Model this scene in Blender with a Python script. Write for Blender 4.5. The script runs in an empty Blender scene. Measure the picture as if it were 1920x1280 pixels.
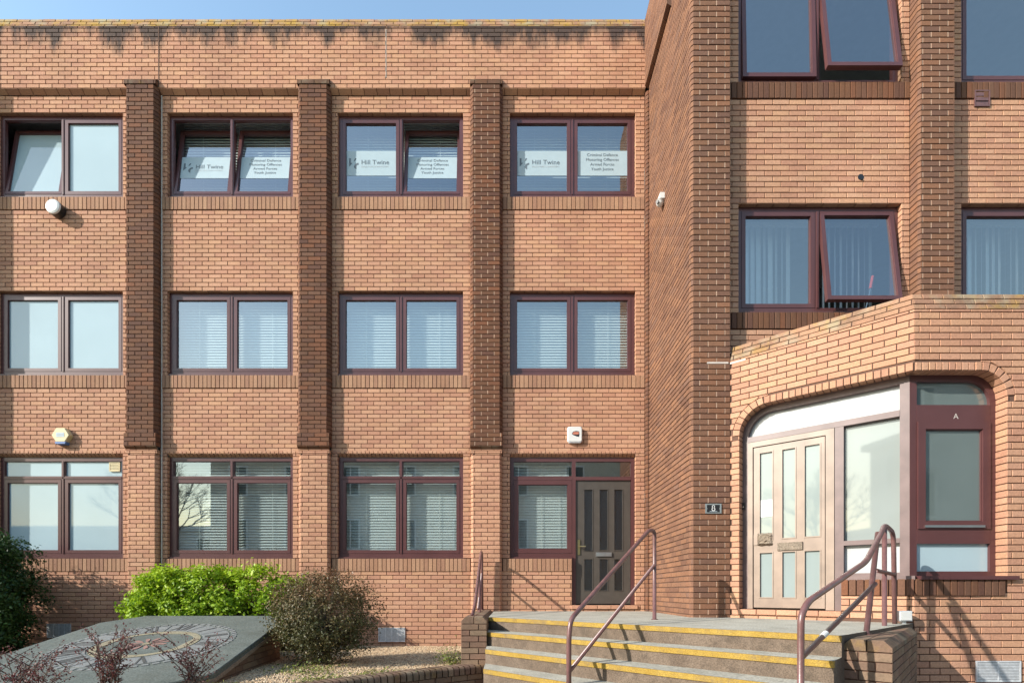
import bpy, math, random
import numpy as np
from mathutils import Vector, Matrix
random.seed(7); rng = np.random.default_rng(7)
S = bpy.context.scene; COL = S.collection
R = math.radians

# ------------------------------------------------------------------ camera, sky, sun, exposure
cam_d = bpy.data.cameras.new('camera'); cam = bpy.data.objects.new('camera', cam_d); COL.objects.link(cam)
cam_d.sensor_width = 36; cam_d.lens = 18.675; cam_d.shift_y = 0.24375
cam_d.clip_start = .05; cam_d.clip_end = 3000
CAM = Vector((0, -9.4, .35)); cam.location = CAM; cam.rotation_euler = (R(90), 0, 0)
S.camera = cam
SUN_EL, SUN_AZ = 27.0, 63.0                      # azimuth: from the facade normal towards the left
w = bpy.data.worlds.new('World'); S.world = w; w.use_nodes = True
nt = w.node_tree; sky = nt.nodes.new('ShaderNodeTexSky'); sky.sky_type = 'NISHITA'; sky.sun_disc = False
sky.sun_elevation = R(SUN_EL); sky.sun_rotation = R(180 + SUN_AZ); sky.air_density = 1.9; sky.dust_density = .8; sky.ozone_density = 3.2
bgn = nt.nodes['Background']; bgn.inputs[1].default_value = .125
nt.links.new(sky.outputs[0], bgn.inputs[0])
sd = bpy.data.lights.new('sun', 'SUN'); sun = bpy.data.objects.new('sun', sd); COL.objects.link(sun)
sd.energy = 3.2; sd.angle = R(.6); sd.color = (1, .945, .86)
to_sun = Vector((-math.sin(R(SUN_AZ)) * math.cos(R(SUN_EL)), -math.cos(R(SUN_AZ)) * math.cos(R(SUN_EL)), math.sin(R(SUN_EL))))
sun.rotation_euler = (-to_sun).to_track_quat('-Z', 'Y').to_euler(); sun.location = (-20, -20, 20)
S.view_settings.view_transform = 'Standard'; S.view_settings.look = 'None'
S.view_settings.exposure = 1.25; S.view_settings.gamma = 1

# ------------------------------------------------------------------ materials
def N(nt, t, **kw):
    n = nt.nodes.new(t)
    for k, v in kw.items(): setattr(n, k, v)
    return n
def base_mat(name):
    m = bpy.data.materials.new(name); m.use_nodes = True
    return m, m.node_tree, m.node_tree.nodes['Principled BSDF']
def plain(name, col, rough=.6, metal=0, var=.12, scale=9, bump=0, spec=.5):
    m, nt, p = base_mat(name)
    g = N(nt, 'ShaderNodeNewGeometry'); no = N(nt, 'ShaderNodeTexNoise'); no.inputs['Scale'].default_value = scale; no.inputs['Detail'].default_value = 5
    nt.links.new(g.outputs['Position'], no.inputs['Vector'])
    r = N(nt, 'ShaderNodeValToRGB'); e = r.color_ramp.elements
    e[0].position = .3; e[1].position = .7
    e[0].color = (*[c * (1 - var) for c in col], 1); e[1].color = (*[min(1, c * (1 + var)) for c in col], 1)
    nt.links.new(no.outputs[0], r.inputs[0]); nt.links.new(r.outputs[0], p.inputs['Base Color'])
    p.inputs['Roughness'].default_value = rough; p.inputs['Metallic'].default_value = metal; p.inputs['Specular IOR Level'].default_value = spec
    if bump:
        b = N(nt, 'ShaderNodeBump'); b.inputs['Strength'].default_value = bump; b.inputs['Distance'].default_value = .01
        n2 = N(nt, 'ShaderNodeTexNoise'); n2.inputs['Scale'].default_value = scale * 8; nt.links.new(g.outputs['Position'], n2.inputs['Vector'])
        nt.links.new(n2.outputs[0], b.inputs['Height']); nt.links.new(b.outputs[0], p.inputs['Normal'])
    return m
def brick_mat(name, cols, stain=None, lichen=0, lt=.42, rough=.85, grime=.0):
    m, nt, p = base_mat(name); L = nt.links.new
    at = N(nt, 'ShaderNodeAttribute', attribute_name='tint'); oi = N(nt, 'ShaderNodeObjectInfo')
    ad = N(nt, 'ShaderNodeMath', operation='ADD'); fr = N(nt, 'ShaderNodeMath', operation='FRACT')
    L(at.outputs['Fac'], ad.inputs[0]); L(oi.outputs['Random'], ad.inputs[1]); L(ad.outputs[0], fr.inputs[0])
    r = N(nt, 'ShaderNodeValToRGB'); e = r.color_ramp.elements
    while len(e) < len(cols): e.new(.5)
    for i, c in enumerate(cols): e[i].position = i / (len(cols) - 1); e[i].color = (*c, 1)
    L(fr.outputs[0], r.inputs[0])
    g = N(nt, 'ShaderNodeNewGeometry'); pos = g.outputs['Position']
    no = N(nt, 'ShaderNodeTexNoise'); no.inputs['Scale'].default_value = 55; no.inputs['Detail'].default_value = 6; no.inputs['Roughness'].default_value = .7
    L(pos, no.inputs['Vector'])
    lo = N(nt, 'ShaderNodeTexNoise'); lo.inputs['Scale'].default_value = 1.3; lo.inputs['Detail'].default_value = 4; L(pos, lo.inputs['Vector'])
    def mapr(src, a, b, c, d):
        q = N(nt, 'ShaderNodeMapRange'); q.inputs[1].default_value = a; q.inputs[2].default_value = b; q.inputs[3].default_value = c; q.inputs[4].default_value = d
        L(src, q.inputs[0]); return q.outputs[0]
    def mul(col, fac):
        x = N(nt, 'ShaderNodeMix', data_type='RGBA', blend_type='MULTIPLY'); x.inputs[0].default_value = 1
        L(col, x.inputs[6]); L(fac, x.inputs[7]); return x.outputs[2]
    def mix(fac, a, colb):
        x = N(nt, 'ShaderNodeMix', data_type='RGBA'); L(fac, x.inputs[0]); L(a, x.inputs[6]); x.inputs[7].default_value = (*colb, 1); return x.outputs[2]
    c = mul(r.outputs[0], mapr(no.outputs[0], .3, .7, .78, 1.18)); c = mul(c, mapr(lo.outputs[0], .3, .7, .88, 1.1))
    sx = N(nt, 'ShaderNodeSeparateXYZ'); L(pos, sx.inputs[0])
    # pale mineral bloom in small patches
    bl = N(nt, 'ShaderNodeTexNoise'); bl.inputs['Scale'].default_value = 5.5; bl.inputs['Detail'].default_value = 8; bl.inputs['Roughness'].default_value = .75; L(pos, bl.inputs['Vector'])
    c = mix(mapr(bl.outputs[0], .66, .8, 0, .45), c, (.52, .42, .34))
    if stain:
        z0, z1, amt = stain
        mp = N(nt, 'ShaderNodeMapping'); mp.inputs['Scale'].default_value = (1.1, 1.1, .28); L(pos, mp.inputs[0])
        st = N(nt, 'ShaderNodeTexNoise'); st.inputs['Scale'].default_value = 2.1; st.inputs['Detail'].default_value = 7; st.inputs['Roughness'].default_value = .68; L(mp.outputs[0], st.inputs['Vector'])
        band = mapr(sx.outputs[2], z0, z1, -.42, .17)
        a = N(nt, 'ShaderNodeMath', operation='ADD'); L(st.outputs[0], a.inputs[0]); L(band, a.inputs[1])
        c = mix(mapr(a.outputs[0], .44, .62, 0, amt), c, (.035, .03, .03))
    if grime:
        gn = N(nt, 'ShaderNodeTexNoise'); gn.inputs['Scale'].default_value = 3; gn.inputs['Detail'].default_value = 7; gn.inputs['Roughness'].default_value = .7; L(pos, gn.inputs['Vector'])
        c = mix(mapr(gn.outputs[0], .42, .68, 0, grime), c, (.075, .06, .042))
    if lichen:
        l1 = N(nt, 'ShaderNodeTexNoise'); l1.inputs['Scale'].default_value = 2.4; l1.inputs['Detail'].default_value = 9; l1.inputs['Roughness'].default_value = .72; L(pos, l1.inputs['Vector'])
        c = mix(mapr(l1.outputs[0], lt, lt + .13, 0, lichen), c, (.36, .225, .045))
        l2 = N(nt, 'ShaderNodeTexNoise'); l2.inputs['Scale'].default_value = 4.1; l2.inputs['Detail'].default_value = 8; L(pos, l2.inputs['Vector'])
        c = mix(mapr(l2.outputs[0], .5, .66, 0, lichen * .8), c, (.30, .28, .20))
    L(c, p.inputs['Base Color']); p.inputs['Roughness'].default_value = rough; p.inputs['Specular IOR Level'].default_value = .25
    b = N(nt, 'ShaderNodeBump'); b.inputs['Strength'].default_value = .45; b.inputs['Distance'].default_value = .006
    L(no.outputs[0], b.inputs['Height']); L(b.outputs[0], p.inputs['Normal'])
    return m
LIGHT = [(0.465, 0.252, 0.156), (0.421, 0.218, 0.137), (0.480, 0.272, 0.172), (0.446, 0.236, 0.153), (0.396, 0.201, 0.130), (0.475, 0.265, 0.158), (0.455, 0.247, 0.160)]
DARK = [(0.118, 0.056, 0.032), (0.149, 0.069, 0.037), (0.100, 0.047, 0.032), (0.136, 0.065, 0.039), (0.166, 0.068, 0.035), (0.111, 0.054, 0.034), (0.139, 0.071, 0.044)]
SIDE = [(0.177, 0.093, 0.059), (0.217, 0.112, 0.068), (0.152, 0.077, 0.051), (0.201, 0.101, 0.061), (0.238, 0.120, 0.069), (0.168, 0.093, 0.066)]
MID = [(.165, .086, .053), (.20, .10, .058), (.14, .073, .05), (.182, .095, .06), (.22, .104, .058), (.15, .08, .055)]
SOLD = [(.34, .19, .115), (.29, .155, .10), (.38, .22, .135), (.31, .165, .10)]
GRIM = [(.20, .13, .085), (.17, .10, .07), (.23, .16, .105), (.19, .105, .075)]
M = {}
M['light'] = brick_mat('light_brick', LIGHT)
M['stained'] = brick_mat('stained_parapet_brick', LIGHT, stain=(9.35, 10.25, .9))
M['dark'] = brick_mat('dark_brown_brick', DARK)
M['darkcap'] = brick_mat('weathered_dark_brick', DARK, grime=.6, lichen=.3, lt=.58)
M['mid'] = brick_mat('red_brown_tower_brick', MID)
M['side'] = brick_mat('brown_tower_brick', SIDE)
M['sold'] = brick_mat('sill_brick', SOLD)
M['solddark'] = brick_mat('dark_sill_brick', DARK)
M['coping'] = brick_mat('lichened_coping_brick', SOLD, lichen=.9, lt=.44, grime=.4)
M['pcoping'] = brick_mat('porch_coping_brick', SOLD, lichen=.65, lt=.54, grime=.55)
M['pier'] = brick_mat('grimy_pier_brick', GRIM, grime=.45)
M['mosscap'] = brick_mat('mossy_cap_brick', GRIM, grime=.75, lichen=.3, lt=.56)
M['mortar'] = plain('brown_mortar', (.115, .062, .042), .95)
M['pale_mortar'] = plain('pale_mortar', (.45, .31, .22), .95)
M['frame'] = plain('brown_window_frame', (.088, .034, .034), .32, var=.1, scale=3)
M['glare_chalky'] = plain('glare_paled_frame', (.145, .098, .092), .42, var=.2, scale=5)  # frame brown made paler: sun glare put into the colour, with some chalky weathering
M['tan'] = plain('tan_door_paint', (.265, .195, .15), .42, var=.2, scale=4)
M['grey_door'] = plain('grey_brown_door', (.066, .056, .047), .4, var=.1)
M['white'] = plain('white_plastic', (.60, .60, .58), .4, var=.04)
M['cream'] = plain('cream_plastic', (.56, .47, .27), .4, var=.05)
M['blue'] = plain('blue_plastic', (.08, .16, .36), .4)
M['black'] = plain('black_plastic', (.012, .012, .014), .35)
M['brass'] = plain('brass', (.62, .50, .25), .28, metal=1)
M['silver'] = plain('brushed_silver', (.62, .62, .62), .33, metal=1)
M['hammered'] = plain('wrapped_foil', (.36, .29, .22), .35, metal=.3, var=.4, scale=60, bump=1)
M['vent'] = plain('galvanised_vent', (.60, .62, .64), .45, metal=.3, var=.15, scale=30)
M['rail'] = plain('brown_rail_paint', (.135, .066, .062), .33, var=.22, scale=14, bump=.1)
M['slat'] = plain('white_blind_slat', (.74, .76, .74), .5, var=.03)
M['fabric'] = plain('pale_fabric_slat', (.66, .68, .70), .8, var=.05)
M['room'] = plain('office_wall', (.42, .42, .40), .9, var=.04)
M['ceiling'] = plain('office_ceiling', (.62, .62, .60), .9, var=.04)
M['carpet'] = plain('office_carpet', (.10, .11, .13), .95)
M['roof'] = plain('roof_felt', (.12, .12, .12), .95)
M['mastic'] = plain('pale_mastic', (.50, .45, .40), .8)
M['ink'] = plain('grey_lettering', (.10, .13, .16), .7)
M['ink_pale'] = plain('pale_grey_lettering', (.36, .40, .43), .7)
M['film'] = plain('white_sign_film', (.335, .425, .47), .5, var=.03)
M['paper'] = plain('white_paper', (.82, .82, .80), .8, var=.02)
M['red'] = plain('red_plastic', (.55, .07, .05), .4)
M['amber'] = plain('orange_red_badge', (.45, .16, .10), .5)
def stone_mat(name, a, b, scale=4, blotch=(.05, .05, .045), amt=.5, rough=.9, bump=.35):
    m, nt, p = base_mat(name); L = nt.links.new
    g = N(nt, 'ShaderNodeNewGeometry')
    n1 = N(nt, 'ShaderNodeTexNoise'); n1.inputs['Scale'].default_value = scale; n1.inputs['Detail'].default_value = 8; n1.inputs['Roughness'].default_value = .7
    n2 = N(nt, 'ShaderNodeTexNoise'); n2.inputs['Scale'].default_value = scale * 18; n2.inputs['Detail'].default_value = 5
    n3 = N(nt, 'ShaderNodeTexNoise'); n3.inputs['Scale'].default_value = scale * .6; n3.inputs['Detail'].default_value = 9; n3.inputs['Roughness'].default_value = .75
    for n in (n1, n2, n3): L(g.outputs['Position'], n.inputs['Vector'])
    r = N(nt, 'ShaderNodeValToRGB'); e = r.color_ramp.elements; e[0].position = .35; e[1].position = .65; e[0].color = (*a, 1); e[1].color = (*b, 1)
    L(n1.outputs[0], r.inputs[0])
    q = N(nt, 'ShaderNodeMapRange'); q.inputs[1].default_value = .35; q.inputs[2].default_value = .65; q.inputs[3].default_value = .72; q.inputs[4].default_value = 1.25; L(n2.outputs[0], q.inputs[0])
    x = N(nt, 'ShaderNodeMix', data_type='RGBA', blend_type='MULTIPLY'); x.inputs[0].default_value = 1; L(r.outputs[0], x.inputs[6]); L(q.outputs[0], x.inputs[7])
    q2 = N(nt, 'ShaderNodeMapRange'); q2.inputs[1].default_value = .5; q2.inputs[2].default_value = .7; q2.inputs[3].default_value = 0; q2.inputs[4].default_value = amt; L(n3.outputs[0], q2.inputs[0])
    y = N(nt, 'ShaderNodeMix', data_type='RGBA'); L(q2.outputs[0], y.inputs[0]); L(x.outputs[2], y.inputs[6]); y.inputs[7].default_value = (*blotch, 1)
    L(y.outputs[2], p.inputs['Base Color']); p.inputs['Roughness'].default_value = rough; p.inputs['Specular IOR Level'].default_value = .3
    b = N(nt, 'ShaderNodeBump'); b.inputs['Strength'].default_value = bump; b.inputs['Distance'].default_value = .008
    L(n2.outputs[0], b.inputs['Height']); L(b.outputs[0], p.inputs['Normal'])
    return m
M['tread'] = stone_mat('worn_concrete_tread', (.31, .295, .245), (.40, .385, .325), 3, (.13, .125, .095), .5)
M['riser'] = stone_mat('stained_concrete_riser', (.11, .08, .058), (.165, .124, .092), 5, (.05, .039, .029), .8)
M['yellow'] = stone_mat('worn_yellow_paint', (.27, .165, .022), (.34, .225, .045), 7, (.16, .115, .065), .9, .7)
M['slab'] = stone_mat('grey_cast_slab', (.085, .10, .09), (.125, .14, .127), 3, (.075, .075, .06), .5)
M['slab_edge'] = stone_mat('slab_edge_stone', (.22, .17, .13), (.28, .22, .17), 5)
M['stone_pale'] = stone_mat('pale_grey_inlay', (.155, .165, .165), (.215, .22, .215), 6, (.12, .12, .10), .5)
M['stone_cream'] = stone_mat('cream_inlay', (.22, .195, .13), (.28, .25, .175), 6, (.2, .16, .1), .4)
M['stone_pink'] = stone_mat('pink_inlay', (.235, .13, .11), (.28, .165, .14), 6, (.2, .12, .1), .3)
M['stone_dark'] = stone_mat('dark_inlay', (.06, .06, .058), (.085, .085, .08), 6)
M['soil'] = stone_mat('gravel_soil', (.17, .135, .095), (.26, .21, .15), 14, (.07, .055, .035), .5)
M['pave'] = stone_mat('paving', (.19, .185, .175), (.25, .24, .225), 1.5)
M['asphalt'] = stone_mat('asphalt', (.045, .045, .047), (.06, .06, .06), 3)
M['render'] = stone_mat('cream_render', (.50, .46, .38), (.58, .54, .46), 1)
M['stucco'] = stone_mat('grey_white_stucco', (.42, .43, .42), (.50, .50, .48), 1)
def glass_mat(name, ior=2.4, tint=(.82, .9, .9), wav=.0):
    m, nt, p = base_mat(name); nt.nodes.remove(p); L = nt.links.new
    out = nt.nodes['Material Output']
    lw = N(nt, 'ShaderNodeLayerWeight'); lw.inputs[0].default_value = .5; pw = N(nt, 'ShaderNodeMath', operation='POWER'); pw.inputs[1].default_value = 4; L(lw.outputs['Facing'], pw.inputs[0])
    f = N(nt, 'ShaderNodeMapRange'); f0 = ((ior - 1) / (ior + 1)) ** 2; f.inputs[3].default_value = f0; f.inputs[4].default_value = .95; L(pw.outputs[0], f.inputs[0])
    t = N(nt, 'ShaderNodeBsdfTransparent'); t.inputs[0].default_value = (*tint, 1)
    g = N(nt, 'ShaderNodeBsdfGlossy'); g.inputs['Roughness'].default_value = .012
    if wav:
        n = N(nt, 'ShaderNodeTexNoise'); n.inputs['Scale'].default_value = 45; gm = N(nt, 'ShaderNodeNewGeometry'); L(gm.outputs['Position'], n.inputs['Vector'])
        b = N(nt, 'ShaderNodeBump'); b.inputs['Strength'].default_value = wav; b.inputs['Distance'].default_value = .02; L(n.outputs[0], b.inputs['Height']); L(b.outputs[0], g.inputs['Normal'])
    mx = N(nt, 'ShaderNodeMixShader'); L(f.outputs[0], mx.inputs[0]); L(t.outputs[0], mx.inputs[1]); L(g.outputs[0], mx.inputs[2]); L(mx.outputs[0], out.inputs[0])
    return m
def frosted(name, col, ior=1.7, rough=.03):
    m, nt, p = base_mat(name)
    p.inputs['Base Color'].default_value = (*col, 1); p.inputs['Roughness'].default_value = rough; p.inputs['IOR'].default_value = ior
    g = N(nt, 'ShaderNodeNewGeometry'); n = N(nt, 'ShaderNodeTexNoise'); n.inputs['Scale'].default_value = .9; n.inputs['Detail'].default_value = 3
    nt.links.new(g.outputs['Position'], n.inputs['Vector'])
    r = N(nt, 'ShaderNodeValToRGB'); r.color_ramp.elements[0].position = .3; r.color_ramp.elements[1].position = .7
    r.color_ramp.elements[0].color = (*[c * .94 for c in col], 1); r.color_ramp.elements[1].color = (*[min(1, c * 1.05) for c in col], 1)
    nt.links.new(n.outputs[0], r.inputs[0]); nt.links.new(r.outputs[0], p.inputs['Base Color'])
    return m
M['glass'] = glass_mat('window_glass', 4.0)
M['dark_glass'] = glass_mat('patterned_door_glass', 1.9, (.35, .33, .25), .8)
M['frost'] = frosted('frosted_glass', (.34, .44, .48))
M['frost_grey'] = frosted('grey_frosted_glass', (.25, .28, .27), 1.9)
M['tinted'] = frosted('grey_tinted_glass', (.115, .145, .14), 2.3)
M['frost_door'] = frosted('frosted_door_glass', (.25, .295, .29))
M['panel'] = frosted('white_panel', (.40, .415, .42), 1.5, .15)
M['house_glass'] = frosted('dark_house_glass', (.03, .035, .04), 1.5, .05)
def leaf_mat(name, cols, trans=.35):
    m, nt, p = base_mat(name); L = nt.links.new
    at = N(nt, 'ShaderNodeAttribute', attribute_name='tint'); r = N(nt, 'ShaderNodeValToRGB'); e = r.color_ramp.elements
    while len(e) < len(cols): e.new(.5)
    for i, c in enumerate(cols): e[i].position = i / (len(cols) - 1); e[i].color = (*c, 1)
    L(at.outputs['Fac'], r.inputs[0]); L(r.outputs[0], p.inputs['Base Color']); p.inputs['Roughness'].default_value = .5; p.inputs['Specular IOR Level'].default_value = .35
    t = N(nt, 'ShaderNodeBsdfTranslucent'); L(r.outputs[0], t.inputs[0]); mx = N(nt, 'ShaderNodeMixShader'); mx.inputs[0].default_value = trans
    L(p.outputs[0], mx.inputs[1]); L(t.outputs[0], mx.inputs[2]); L(mx.outputs[0], nt.nodes['Material Output'].inputs[0])
    return m
M['leaf_bright'] = leaf_mat('bright_hedge_leaf', [(.08, .15, .01), (.18, .31, .013), (.29, .43, .018), (.42, .53, .04)])
M['leaf_dark'] = leaf_mat('dark_hedge_leaf', [(.012, .035, .008), (.022, .06, .012), (.04, .095, .016), (.09, .17, .02)], .2)
M['leaf_olive'] = leaf_mat('olive_shrub_leaf', [(.018, .028, .01), (.042, .052, .017), (.085, .08, .028), (.155, .10, .045), (.23, .11, .06)], .2)
M['leaf_red'] = leaf_mat('purple_red_leaf', [(.07, .02, .025), (.12, .035, .04), (.17, .06, .055), (.13, .06, .04)], .3)
M['leaf_weed'] = leaf_mat('weed_leaf', [(.08, .13, .02), (.16, .21, .035), (.24, .25, .06), (.26, .22, .09)], .3)
M['bark'] = plain('bark', (.075, .055, .042), .9, var=.3, scale=20)
M['pebble'] = leaf_mat('gravel_stone', [(.27, .17, .095), (.45, .31, .18), (.56, .42, .26), (.38, .27, .17), (.62, .50, .34)], 0)

# ------------------------------------------------------------------ helpers
Z = Vector((0, 0, 1))
def V(*a): return Vector(a)
class F:                                          # local frame: a along u, b along v, c outwards along n
    def __init__(s, o, u, n=None, v=None):
        s.o = Vector(o); s.u = Vector(u).normalized(); s.v = Vector(v).normalized() if v is not None else Z.copy()
        s.n = Vector(n).normalized() if n is not None else Vector((s.u.y, -s.u.x, 0)).normalized()
    def __call__(s, a, b, c=0): return s.o + s.u * a + s.v * b + s.n * c
FRONT = lambda y: F((0, y, 0), (1, 0, 0))
def tag(o, label=None, cat=None, group=None, kind=None):
    for k, v in (('label', label), ('category', cat), ('group', group), ('kind', kind)):
        if v: o[k] = v
    return o
def empty(name, loc, label, cat, group=None):
    o = bpy.data.objects.new(name, None); COL.objects.link(o); o.location = loc; o.empty_display_size = .2
    return tag(o, label, cat, group)
def wloc(o):
    p = Vector((0, 0, 0))
    while o is not None: p += Vector(o.location); o = o.parent
    return p
class MB:
    def __init__(s): s.v = []; s.f = []; s.t = []; s.m = []
    def quad(s, *pts, t=0.0, m=0):
        i = len(s.v); s.v += [tuple(p) for p in pts]; s.f.append(tuple(range(i, i + len(pts)))); s.t.append(t); s.m.append(m)
    def fbox(s, fr, a0, a1, b0, b1, c0, c1, t=0.0, m=0):
        p = [fr(a, b, c) for c in (c0, c1) for b in (b0, b1) for a in (a0, a1)]; i = len(s.v); s.v += [tuple(q) for q in p]
        for q in ((0, 1, 3, 2), (4, 5, 7, 6), (0, 1, 5, 4), (2, 3, 7, 6), (0, 2, 6, 4), (1, 3, 7, 5)):
            s.f.append(tuple(i + k for k in q)); s.t.append(t); s.m.append(m)
        return s
    def box(s, x0, x1, y0, y1, z0, z1): return s.fbox(WORLD, x0, x1, z0, z1, -y1, -y0)
    def prism(s, fr, poly, c0, c1, bev=0, t=0.0, m=0, back=False):   # poly: (a,b); front face at c1
        n = len(poly); ca = sum(p[0] for p in poly) / n; cb = sum(p[1] for p in poly) / n; i = len(s.v)
        rings = [(poly, c0)]
        if bev:
            w_ = max(p[0] for p in poly) - min(p[0] for p in poly); h_ = max(p[1] for p in poly) - min(p[1] for p in poly)
            ins = [(ca + (p[0] - ca) * (1 - 2 * bev / max(w_, .02)), cb + (p[1] - cb) * (1 - 2 * bev / max(h_, .02))) for p in poly]
            rings += [(poly, c1 - bev), (ins, c1)]
        else: rings += [(poly, c1)]
        for pl, c in rings: s.v += [tuple(fr(p[0], p[1], c)) for p in pl]
        for r in range(len(rings) - 1):
            for k in range(n):
                a = i + r * n + k; b = i + r * n + (k + 1) % n
                s.f.append((a, b, b + n, a + n)); s.t.append(t); s.m.append(m)
        s.f.append(tuple(i + (len(rings) - 1) * n + k for k in range(n))); s.t.append(t); s.m.append(m)
        if back: s.f.append(tuple(i + k for k in range(n))); s.t.append(t); s.m.append(m)
        return s
    def tube(s, pts, r, seg=10, cap=True):
        pts = [Vector(p) for p in pts]; i0 = len(s.v); n = len(pts); rad = r if isinstance(r, (list, tuple)) else [r] * n
        d = (pts[1] - pts[0]).normalized(); x = d.orthogonal().normalized()
        for k in range(n):
            t = (pts[min(k + 1, n - 1)] - pts[max(k - 1, 0)]).normalized(); x = (x - t * x.dot(t)).normalized(); y = t.cross(x)
            for q in range(seg):
                a = 2 * math.pi * q / seg; s.v.append(tuple(pts[k] + (x * math.cos(a) + y * math.sin(a)) * rad[k]))
        for k in range(n - 1):
            for q in range(seg):
                a = i0 + k * seg + q; b = i0 + k * seg + (q + 1) % seg; s.f.append((a, b, b + seg, a + seg)); s.t.append(0); s.m.append(0)
        if cap:
            for k in (0, n - 1): s.f.append(tuple(i0 + k * seg + q for q in range(seg))); s.t.append(0); s.m.append(0)
        return s
    def build(s, name, mat, parent=None, loc=None, smooth=False, kind=None):
        o_ = wloc(parent) if parent else Vector(loc or (0, 0, 0))
        me = bpy.data.meshes.new(name); me.from_pydata([(x - o_.x, y - o_.y, z - o_.z) for x, y, z in s.v], [], s.f)
        mats = mat if isinstance(mat, (list, tuple)) else [mat]
        for k in mats: me.materials.append(M[k])
        if len(mats) > 1: me.polygons.foreach_set('material_index', s.m)
        if any(s.t): at = me.attributes.new('tint', 'FLOAT', 'FACE'); at.data.foreach_set('value', s.t)
        if smooth: me.polygons.foreach_set('use_smooth', [True] * len(s.f))
        ob = bpy.data.objects.new(name, me); COL.objects.link(ob)
        if parent: ob.parent = parent
        else: ob.location = o_
        if kind: ob['kind'] = kind
        return ob
WORLD = F((0, 0, 0), (1, 0, 0), (0, -1, 0))
def clip(poly, a, b, c):                          # keep a*x+b*y<=c
    out = []
    for i, p in enumerate(poly):
        q = poly[(i + 1) % len(poly)]; dp = a * p[0] + b * p[1] - c; dq = a * q[0] + b * q[1] - c
        if dp <= 0: out.append(p)
        if dp * dq < 0: k = dp / (dp - dq); out.append((p[0] + (q[0] - p[0]) * k, p[1] + (q[1] - p[1]) * k))
    return out
class Bag:                                        # all bricks of one thing
    def __init__(s, thing, limit=300): s.thing = thing; s.items = []; s.back = MB(); s.vj = MB(); s.limit = limit
    def add(s, fr, poly, mat, depth=.012, jit=.0018, single=True):
        if len(poly) >= 3: s.items.append((fr, poly, mat, depth, random.uniform(-jit, jit), single))
    def finish(s, back_mat='mortar'):
        def dist(it): fr, poly = it[0], it[1]; return (fr(poly[0][0], poly[0][1]) - CAM).length
        def vis(it):
            fr, poly = it[0], it[1]; p = fr(poly[0][0], poly[0][1]); d = p.y - CAM.y
            x = 960 + 996 * p.x / d if d > .3 else -1; y = 1108 - 996 * (p.z - CAM.z) / d if d > .3 else -1
            return it[5] and 0 < x < 1920 and 0 < y < 1280 and fr.n.dot(CAM - p) > 0
        good = sorted([k for k, it in enumerate(s.items) if vis(it)], key=lambda k: dist(s.items[k]))[:s.limit]
        pick = set(good); cache = {}; names = sorted({it[2] for it in s.items}); rest = MB(); pl = wloc(s.thing)
        for k, (fr, poly, mat, depth, j, _) in enumerate(s.items):
            if k in pick:
                a = sum(p[0] for p in poly) / len(poly); b = sum(p[1] for p in poly) / len(poly)
                key = (mat, round(depth, 3), tuple((round(p[0] - a, 3), round(p[1] - b, 3)) for p in poly))
                if key not in cache:
                    mb = MB(); mb.prism(WORLD, [(x, y) for x, y in key[2]], -depth, 0, .003)
                    me = bpy.data.meshes.new('brick'); me.from_pydata(mb.v, [], mb.f); me.materials.append(M[mat]); cache[key] = me
                o = bpy.data.objects.new('brick', cache[key]); COL.objects.link(o); o.parent = s.thing
                rot = Matrix((fr.u, -fr.n, fr.v)).transposed().to_4x4()   # local x=u, y=-n, z=v
                o.matrix_local = Matrix.Translation(fr(a, b, j) - pl) @ rot
            else: rest.prism(fr, poly, -depth, j, .003, t=random.random() + .001, m=names.index(mat))
        if rest.f: rest.build('brickwork', names, s.thing, kind='stuff')
        if s.back.f: s.back.build('mortar_backing', back_mat, s.thing)
        if s.vj.f: s.vj.build('joint_pointing', 'pale_mortar', s.thing, kind='stuff')
C0 = .035                                          # course grid offset
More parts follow.
